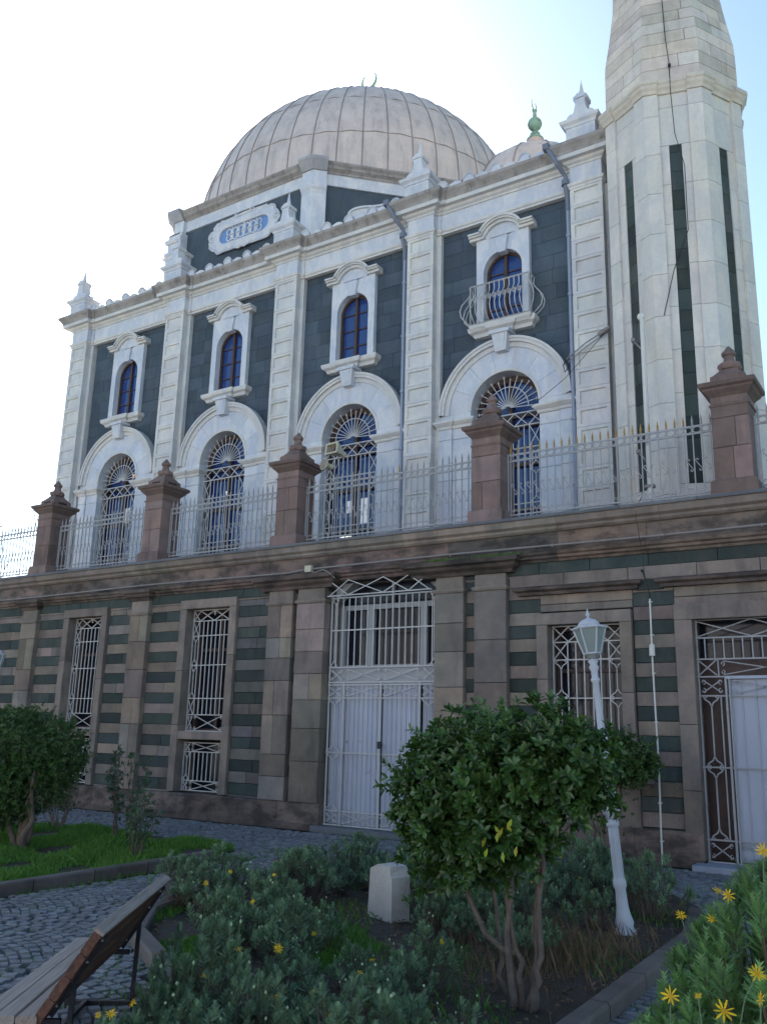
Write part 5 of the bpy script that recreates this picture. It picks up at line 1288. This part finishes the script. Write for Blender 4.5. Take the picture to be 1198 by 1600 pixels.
# rose bushes on the lawn
def rose(x, y, h, label, seed, n=9, leafn=60):
    random.seed(seed); t = thing('rose_bush', label, 'rose bush', (x, y, 0), 'leggy rose bushes on the lawn'); m = MB(); l = MB()
    for k in range(n):
        a = random.uniform(0, 6.28); sp = random.uniform(.1, .42)*h/1.4; top = Vector((sp*math.cos(a), sp*math.sin(a), h*random.uniform(.55, 1.0))); P = wob((.06*math.cos(a), .06*math.sin(a), 0), top, 6, .025); m.tube(P, .013, 5, r1=.004)
        for q in range(leafn//n*2):
            u = 1-.62*random.random()**1.6; i = min(5, int(u*6)); p = P[i].lerp(P[i+1], u*6-i)+rnd_dir()*.09; m.tube([P[i], p], .003, 3)
            dd = (rnd_dir()+Vector((0, 0, .3))).normalized(); rosette(l, p, dd, 5, .055, .034, random.uniform(.7, 1.4), (1.0, 1.5))
    m.build('stems', 'twig', t); l.build('leaves', 'leaf_rose', t)
rose(-11.85, -3.72, 1.6, 'tall leggy rose bush at the back of the lawn in front of the striped pilaster', 12, 9, 75)
rose(-10.0, -5.1, 1.05, 'shorter drooping rose bush at the front of the lawn right of the tall one', 13, 7, 55)

# bare tree far left behind the terrace
t = thing('bare_tree', 'bare winter tree showing thin twigs behind the fence at the left edge', 'tree', (-34, 8, 0)); random.seed(17); m = MB()
def branch(p, d, L, r, depth):
    P = [p]; 
    for i in range(4): d = (d+rnd_dir()*.18+Vector((0, 0, .05))).normalized(); P.append(P[-1]+d*L/4)
    m.tube(P, r, 5, r1=r*.55)
    if depth > 0:
        for k in range(4 if depth > 1 else 5): i = random.choice([2, 3, 4, 4]); branch(P[i], (d+rnd_dir()*.75).normalized(), L*random.uniform(.55, .8), r*.5, depth-1)
branch(Vector((0, 0, 0)), Vector((0, 0, 1)), 4.5, .22, 4)
m.build('trunk', 'twig', t)

# daisy bushes (feathery grey-green leaves)
def tuft(m, p, d, n, L, base):
    d = d.normalized(); a = d.orthogonal().normalized(); b = d.cross(a)
    for i in range(n):
        g = i*2.4+random.random(); sp = .25+1.0*i/n; o = a*math.cos(g)+b*math.sin(g); dd = (d*math.cos(sp)+o*math.sin(sp)).normalized(); tt = base*random.uniform(.7, 1.35)
        q = p-d*L*.9*i/n; l = L*random.uniform(.7, 1.1); s = dd.cross(d); s = s.normalized() if s.length > 1e-4 else a; w = l*.07
        T = (tt, tt, tt); mid = q+dd*l*.5; tip = q+dd*l+d*l*.12
        k = len(m.v); m.v += [tuple(q), tuple(mid+s*w), tuple(tip), tuple(mid-s*w)]; m.f.append((k, k+3, k+2, k+1)); m.t.append(T)
        for sg in (-1, 1):    # pinnate lobes
            for u in (.25, .45, .64, .82):
                c0 = q+dd*l*u; e = c0+(dd*.75+s*sg*.7).normalized()*l*.34; k = len(m.v); m.v += [tuple(c0-dd*l*.09), tuple(c0+dd*l*.09), tuple(e)]; m.f.append((k, k+1, k+2)); m.t.append(T)
def daisy_mesh(seed, R_=.34, H=.42, nt=34, L=.055, dens=16):
    random.seed(seed); lv, st_ = MB(), MB(); tops = []
    for i in range(nt):
        a = random.uniform(0, 6.28); rr = R_*math.sqrt(random.random()); h = H*(1-.55*(rr/R_)**2)*random.uniform(.72, 1.12)
        top = Vector((rr*math.cos(a), rr*math.sin(a), h)); b0 = Vector((rr*.3*math.cos(a), rr*.3*math.sin(a), 0)); d = (top-b0+Vector((0, 0, .25))+rnd_dir()*.08).normalized()
        st_.tube([b0, b0.lerp(top, .5)+Vector((0, 0, -.02)), top], .005, 4, r1=.003, cap=False); tops.append(top)
        tuft(lv, top, d, dens, L, random.uniform(.7, 1.5)); 
        if random.random() < .7: q = b0.lerp(top, .68); tuft(lv, q, (d+rnd_dir()*.5), dens//2, L*.85, random.uniform(.5, .9))
    return lv, st_, tops
def flower(c, d, r=.028, bud=False, droop=.1):
    m, e = MB(), MB(); d = d.normalized(); a = d.orthogonal().normalized(); b = d.cross(a)
    n = random.choice([9, 10, 11, 12]); g0 = random.uniform(0, 6)
    for i in range(n):
        g = g0+6.283*i/n+random.gauss(0, .07); o = a*math.cos(g)+b*math.sin(g); s = o.cross(d); p0 = c+o*r*.2; L = r*random.uniform(.75, 1.1); w = r*random.uniform(.10, .145); cu = random.uniform(-.1, .35)*r
        p1 = p0+o*L*.5+d*cu*.6; p2 = p0+o*L*.95+d*cu; T = rc(.2, .05); m.face([p0-s*w*.5, p1-s*w, p1+s*w, p0+s*w*.5], T); m.face([p1-s*w, p2-s*w*.45, p2+s*w*.45, p1+s*w], T)
    m.face([c+(a*math.cos(k)+b*math.sin(k))*r*.30+d*r*.10 for k in [i*.785 for i in range(8)]], (.75, .62, .8))
    return m
daisy = [daisy_mesh(100+i, random.uniform(.28, .36), random.uniform(.34, .52), 48, .056, 17) for i in range(5)]
dbase = []
G1 = 'feathery daisy bushes filling the middle bed'
def make_daisy(var, loc, sc, rz, label, group, flowers=0, buds=0, seed=0, hi=1.0):
    t = thing('daisy_bush', label, 'bush', loc, group, rz); t.scale = (sc, sc, sc*hi)
    key = var
    if key not in cache:
        lv, st_, tops = daisy[var]; cache[key] = (lv.build('leaves', 'leaf_grey', t), st_.build('stems', 'twig', t), tops)
    else:
        for o in cache[key][:2]:
            c = o.copy(); COL.objects.link(c); c.parent = t
    random.seed(seed+1000); tops = cache[key][2]
    for i in range(flowers):
        tp_ = random.choice([q for q in tops if q.z > .2]); h = random.uniform(.04, .12); c = tp_+Vector((random.gauss(0, .02), random.gauss(0, .02), h))
        d = Vector((random.gauss(.1, .5), -.4+random.gauss(0, .4), random.uniform(.5, 1.2)))
        q = flower(c, d, .024/sc if sc > 1.2 else .024); f = q.build('flower', 'petal', t)
        s_ = MB(); s_.tube([tp_-Vector((0, 0, .03)), (tp_+c)/2+rnd_dir()*.01, c], .0022, 4); s_.build('stalk', 'leaf_grey', f)
    if buds:
        b_ = MB()
        for i in range(buds):
            tp_ = random.choice(tops); c = tp_+Vector((random.gauss(0, .02), random.gauss(0, .02), random.uniform(.04, .12))); b_.tube([tp_, c], .0018, 3, t=(1.2, 1.1, 1)); b_.lathe([(.003, -.008), (.009, 0), (.004, .010)], tuple(c), 5, (3.2, 2.6, 2.6))
        b_.build('buds', 'leaf_grey', t)
cache = {}
random.seed(77); spots = []
tries = 0
while len(spots) < 84 and tries < 6000:
    tries += 1; x = random.uniform(-7.2, -2.4); y = random.uniform(-11.6, -2.7)
    if not inside((x, y), MAIN): continue
    if (x+2.7)**2+(y+8.2)**2 < .30: continue
    if (x+5.05)**2+(y+6.75)**2 < .20: continue
    if x > -4.0 and y < -6.2 and y > -8.4 and (x+3.9) > -.0 and random.random() < .55: continue
    # keep a soil patch near the right kerb and by the left tip
    if x > -2.95 and y > -8 and y < -4.2: continue
    if x < -6.0 and y < -7.3: continue
    if -3.9 < x and y < -9.6 and random.random() < .3: continue
    if any((x-a)**2+(y-b)**2 < .30**2 for a, b in spots): continue
    if y < -8.0 and x < -4.5 and abs((y+8.9)+(x+5.6)*.78) < .55: continue
    if (x+4.55)**2+(y+7.15)**2 < .22: continue
    if math.sin(x*3.1+1)*math.sin(y*2.7+2) > .58: continue
    if y < -8.0 and abs((x+2.5)*.93-(y+8.7)*(-.37)) < .30 and y > -9.8: continue
    if abs(x+2.95) < .35 and -6.5 < y < -5.1: continue
    if abs((x+4.15)*.87+(y+8.4)*.49) < .16 and -9.4 < y < -7.4: continue
    spots.append((x, y))
for i, (x, y) in enumerate(spots):
    near_ = (Vector((x, y))-Vector((0, -14.28))).length; back_ = y > -4.3
    random.seed(i*7+1); sc = random.uniform(.62, 1.2)*(1.15 if back_ else 1)
    nf = random.choice([1, 1, 2]) if random.random() < (.42 if near_ < 9 else .25) else 0
    if nf: make_daisy(random.randrange(5), (x, y, .03), sc, random.uniform(0, 6.28), 'grey-green feathery daisy bush with a yellow flower in the middle bed', 'daisy bushes in flower in the middle bed', nf, 6, i, random.uniform(.85, 1.15))
    else: make_daisy(random.randrange(5), (x, y, .03), sc, random.uniform(0, 6.28), 'grey-green feathery daisy bush without flowers in the middle bed', G1, 0, 8 if near_ < 8.5 else 0, i, random.uniform(.85, 1.15))
# near flowering bush at the bottom right, taller
def big_daisy(loc, R_, H, nt, label, seed, flowers, L=.06, lm='leaf_grey'):
    lv, st_, tops = daisy_mesh(seed, R_, H, nt, L, 18); t = thing('daisy_bush', label, 'bush', loc); lv.build('leaves', lm, t); st_.build('stems', 'twig', t)
    for (px, pr_, d, r) in flowers:
        c = Vector(px)-Vector(loc); f = flower(c, Vector(d), r).build('flower', 'petal', t); b = c+Vector((random.gauss(0, .03), .03, -.16)); s_ = MB(); s_.tube([b, (b+c)/2+rnd_dir()*.015, c], .0025, 4); s_.build('stalk', 'leaf_grey', f)
def at(px, py, dist):
    d = (fw+r2*((px-599)/1392.138)-u2*((py-800)/1392.138)).normalized(); return CAM+d*dist
FL = [(1192, 1330, 3.3, .024), (1137, 1399, 3.5, .022), (1120, 1392, 3.6, .016), (1063, 1430, 3.7, .020), (1112, 1436, 3.6, .018), (1134, 1430, 3.6, .015), (1047, 1556, 3.3, .026), (1130, 1580, 2.9, .028), (1182, 1522, 2.9, .022), (1188, 1562, 2.9, .018), (1090, 1556, 3.2, .011)]
fl = []
random.seed(4)
for px, py, ds, r in FL: fl.append((tuple(at(px, py, ds)), 0, (random.gauss(.1, .6), -.7, random.uniform(.1, 1.1)), r))
big_daisy((-.54, -10.7, 0.03), .62, 1.30, 460, 'tall leafy daisy bush with many yellow flowers at the bottom right corner', 61, fl, .075, 'leaf_daisy')
big_daisy((-.92, -11.55, 0.03), .30, .72, 110, 'lower feathery daisy bush nearest the bottom edge at the right, without flowers of its own', 62, [], .07, 'leaf_daisy')
FL2 = [(435, 1482, 6.3, .030), (425, 1561, 5.9, .030), (517, 1584, 5.6, .026), (208, 1567, 5.3, .022), (174, 1584, 5.2, .026), (154, 1586, 5.2, .016), (322, 1380, 8.3, .022), (428, 1367, 8.4, .018), (395, 1409, 8.0, .022)]
fl = [(tuple(at(px, py, ds)), 0, (random.gauss(.2, .3), -.7, random.uniform(.3, .9)), r) for px, py, ds, r in FL2]
for i, f_ in enumerate(fl):
    x, y, z = f_[0]; big_daisy((x+.02, y+.12, .03), .26, max(.25, z-.10), 26, ['daisy bush with a yellow bloom at the bottom left of the middle bed', 'daisy bush with one bright yellow bloom near the bottom edge', 'daisy bush with one yellow bloom at the bottom centre', 'daisy bush with a yellow bloom just right of the bench feet', 'daisy bush with an open yellow bloom below the bench frame', 'small daisy bush with a half-open yellow bloom below the bench', 'daisy bush with a yellow bloom beside the tip of the bench back', 'daisy bush with a small yellow bloom at the back of the bed', 'daisy bush with a yellow bloom left of the white stone block'][i], 200+i, [f_])

# grass
def grass(name, label, regions, n, h, seed, dens=None):
    random.seed(seed); m = MB(); k = 0
    while k < n:
        poly, (x0, x1, y0, y1) = random.choice(regions); x, y = random.uniform(x0, x1), random.uniform(y0, y1)
        if not inside((x, y), poly): continue
        pn = math.sin(x*2.1+1)*math.sin(y*2.7)+math.sin(x*5.3+y*3.1)*.6
        if dens and pn < dens: k += .2; continue
        k += 1; a = random.uniform(0, 6.28); hh = h*random.uniform(.5, 1.3)*(1+.3*pn); w = .006; lx, ly = random.gauss(0, .35)*hh, random.gauss(0, .35)*hh; T = rc(.35, .08); c, s = w*math.cos(a), w*math.sin(a)
        q = len(m.v); m.v += [(x-c, y-s, .03), (x+c, y+s, .03), (x+lx*.4+c*.7, y+ly*.4+s*.7, .03+hh*.6), (x+lx, y+ly, .03+hh)]; m.f.append((q, q+1, q+2, q+3)); m.t.append(T)
    tag(m.build(name, 'grass_blade'), label, None, None, 'stuff')
grass('grass', 'lush green lawn grass in the left bed', [(LEFT, (-14.5, -9.0, -8.6, -2.8))], 52000, .085, 1, -.75)
grass('grass', 'thin grass among the bushes of the middle bed', [(MAIN, (-7.4, -2.2, -12, -2.6)), (MAIN, (-7.0, -4.4, -9.6, -6.8)), (MAIN, (-6.3, -4.4, -9.6, -8.0))], 13000, .06, 2, .1)
grass('grass', 'thin grass in the right bed', [(RIGHT, (-1.3, .5, -12, -5.4))], 6000, .08, 3, -.3)
# grass tufts in the cobble joints and along the kerbs
random.seed(6); m = MB()
for k in range(30000):
    x = random.uniform(-10, -1); y = random.uniform(-12, -.15)
    if any(inside((x, y), b) for b in beds): continue
    pn = math.sin(x*1.7+.5)*math.sin(y*1.9+1)+.5*math.sin(x*4.1-y*3)
    kerbn = min(abs(x+9.1), 9) < .35 or (-7.0 < x < -4.6 and -10.6 < y < -7.6 and (x+y*-.0) and abs((y+8.9)+(x+5.6)*.78) < .5)
    if pn < .25 and not kerbn and y < -.45 and random.random() < .8: continue
    a = random.uniform(0, 6.28); hh = (.06 if kerbn else .028)*random.uniform(.4, 1.3); w = .005; q = len(m.v)
    m.v += [(x-w*math.cos(a), y-w*math.sin(a), -.01), (x+w*math.cos(a), y+w*math.sin(a), -.01), (x+random.gauss(0, .012), y+random.gauss(0, .012), hh)]; m.f.append((q, q+1, q+2)); m.t.append(rc(.35))
tag(m.build('grass', 'grass_blade'), 'grass growing between the cobbles', None, None, 'stuff')
# dry grass stems on the bare patch between tree and lamp
random.seed(71); m = MB()
for k in range(1300):
    x, y = random.gauss(-3.15, .35), random.gauss(-6.7, .55)
    if not inside((x, y), MAIN): continue
    h = random.uniform(.06, .24); lx, ly = random.gauss(0, .3)*h, random.gauss(0, .3)*h; w = .0025; q = len(m.v)
    m.v += [(x-w, y, .03), (x+w, y, .03), (x+lx*.5+w, y+ly*.5, .03+h*.6), (x+lx, y+ly, .03+h)]; m.f.append((q, q+1, q+2, q+3)); m.t.append(rc(.4, .1))
tag(m.build('dry_grass', 'dry_leaf'), 'dry brown grass stems on the bare soil beside the lamp post', None, None, 'stuff')
# leaf litter and twigs on the soil
random.seed(66); m = MB()
for k in range(5200):
    x = random.uniform(-7.2, -2.1); y = random.uniform(-11.8, -2.7)
    if not inside((x, y), MAIN): continue
    leaf(m, Vector((x, y, .045+random.random()*.02)), Vector((random.gauss(0, 1), random.gauss(0, 1), random.gauss(0, .25))), Vector((random.gauss(0, .3), random.gauss(0, .3), 1)), random.uniform(.03, .07), random.uniform(.015, .03), rc(.5, .15))
tag(m.build('leaf_litter', 'dry_leaf'), 'dry fallen leaves and twigs on the soil of the middle bed', None, None, 'stuff')

# ================================================================== FAR LEFT BUILDING SEEN THROUGH THE FENCE
t = thing('distant_building', 'low pale blue-grey roofed building far away at the left behind the fence', 'building', (-60, 30, 0))
m = MB(); m.box(-14, 10, 0, 12, 0, 6.6); m.build('wall', 'plaster', t)
m = MB(); m.mesh([(-14.6, -.6, 8.8), (10.6, -.6, 8.8), (10.6, 6, 11.8), (-14.6, 6, 11.8), (10.6, 12.6, 8.8), (-14.6, 12.6, 8.8), (-14.6, -.6, 8.5), (10.6, -.6, 8.5), (10.6, 12.6, 8.5), (-14.6, 12.6, 8.5)], [(0, 1, 2, 3), (3, 2, 4, 5), (6, 7, 1, 0), (1, 7, 8, 4, 2), (0, 3, 5, 9, 6), (9, 8, 7, 6), (5, 4, 8, 9)], (1.6, 1.6, 1.7)); m.build('roof', 'slate', t)
m = MB(); m.box(-14, 10, 0.01, 12, 6.6, 8.6); m.build('upper_wall', 'plaster', t)
m = MB()
for i in range(9): m.box(-13+i*2.6, -11.8+i*2.6, -.05, .02, 6.9, 8.1)
m.build('window', 'pane_dark', t)

# ================================================================== THE SQUARE BEHIND THE CAMERA (unseen paving and houses added to bounce sunlight onto the facade)
m = MB()
for i in range(-12, 12):
    for j in range(9): m.box(i*6+.01, i*6+5.99, -18-(j+1)*5+.01, -18-j*5-.01, -.05, .0, rc(.05))
tag(m.build('pavement', 'pale_paving'), kind='structure')  # unseen paving, added to throw sunlight back at the facade
for k, (x0, x1, h_, tn) in enumerate(((-62, -38, 13, (.95, .92, .87)), (-37, -12, 15, (1, .98, .95)), (-11, 14, 12.5, (1, .97, .95)), (15, 40, 14.5, (.98, .95, .93)), (41, 64, 12, (.95, .9, .85)))):
    t = thing('house', ['pale ochre house at the far left of the row facing the mosque', 'tall cream house across the square behind the viewer', 'low warm cream house straight across the square', 'tall off-white house across the square to the right', 'sandy house at the far right of the row facing the mosque'][k], 'house', (x0, -52, 0), 'houses across the square')
    m = MB(); m.box(0, x1-x0, -10, 0, 0, h_, tn); m.sweep([(-.2, h_), (.3, h_), (.35, h_+.4), (-.2, h_+.4)], [(x1-x0, 0), (0, 0)], t=tn); m.build('wall', 'house_render', t)
    m = MB()
    for a_ in range(int((x1-x0)/3)):
        for b_ in range(int(h_/3.2)): m.box(1+a_*3, 2.1+a_*3, .0, .04, 1+b_*3.2, 2.7+b_*3.2)
    w_ = m.build('window', 'pane_dark', t); tag(w_, kind='stuff')
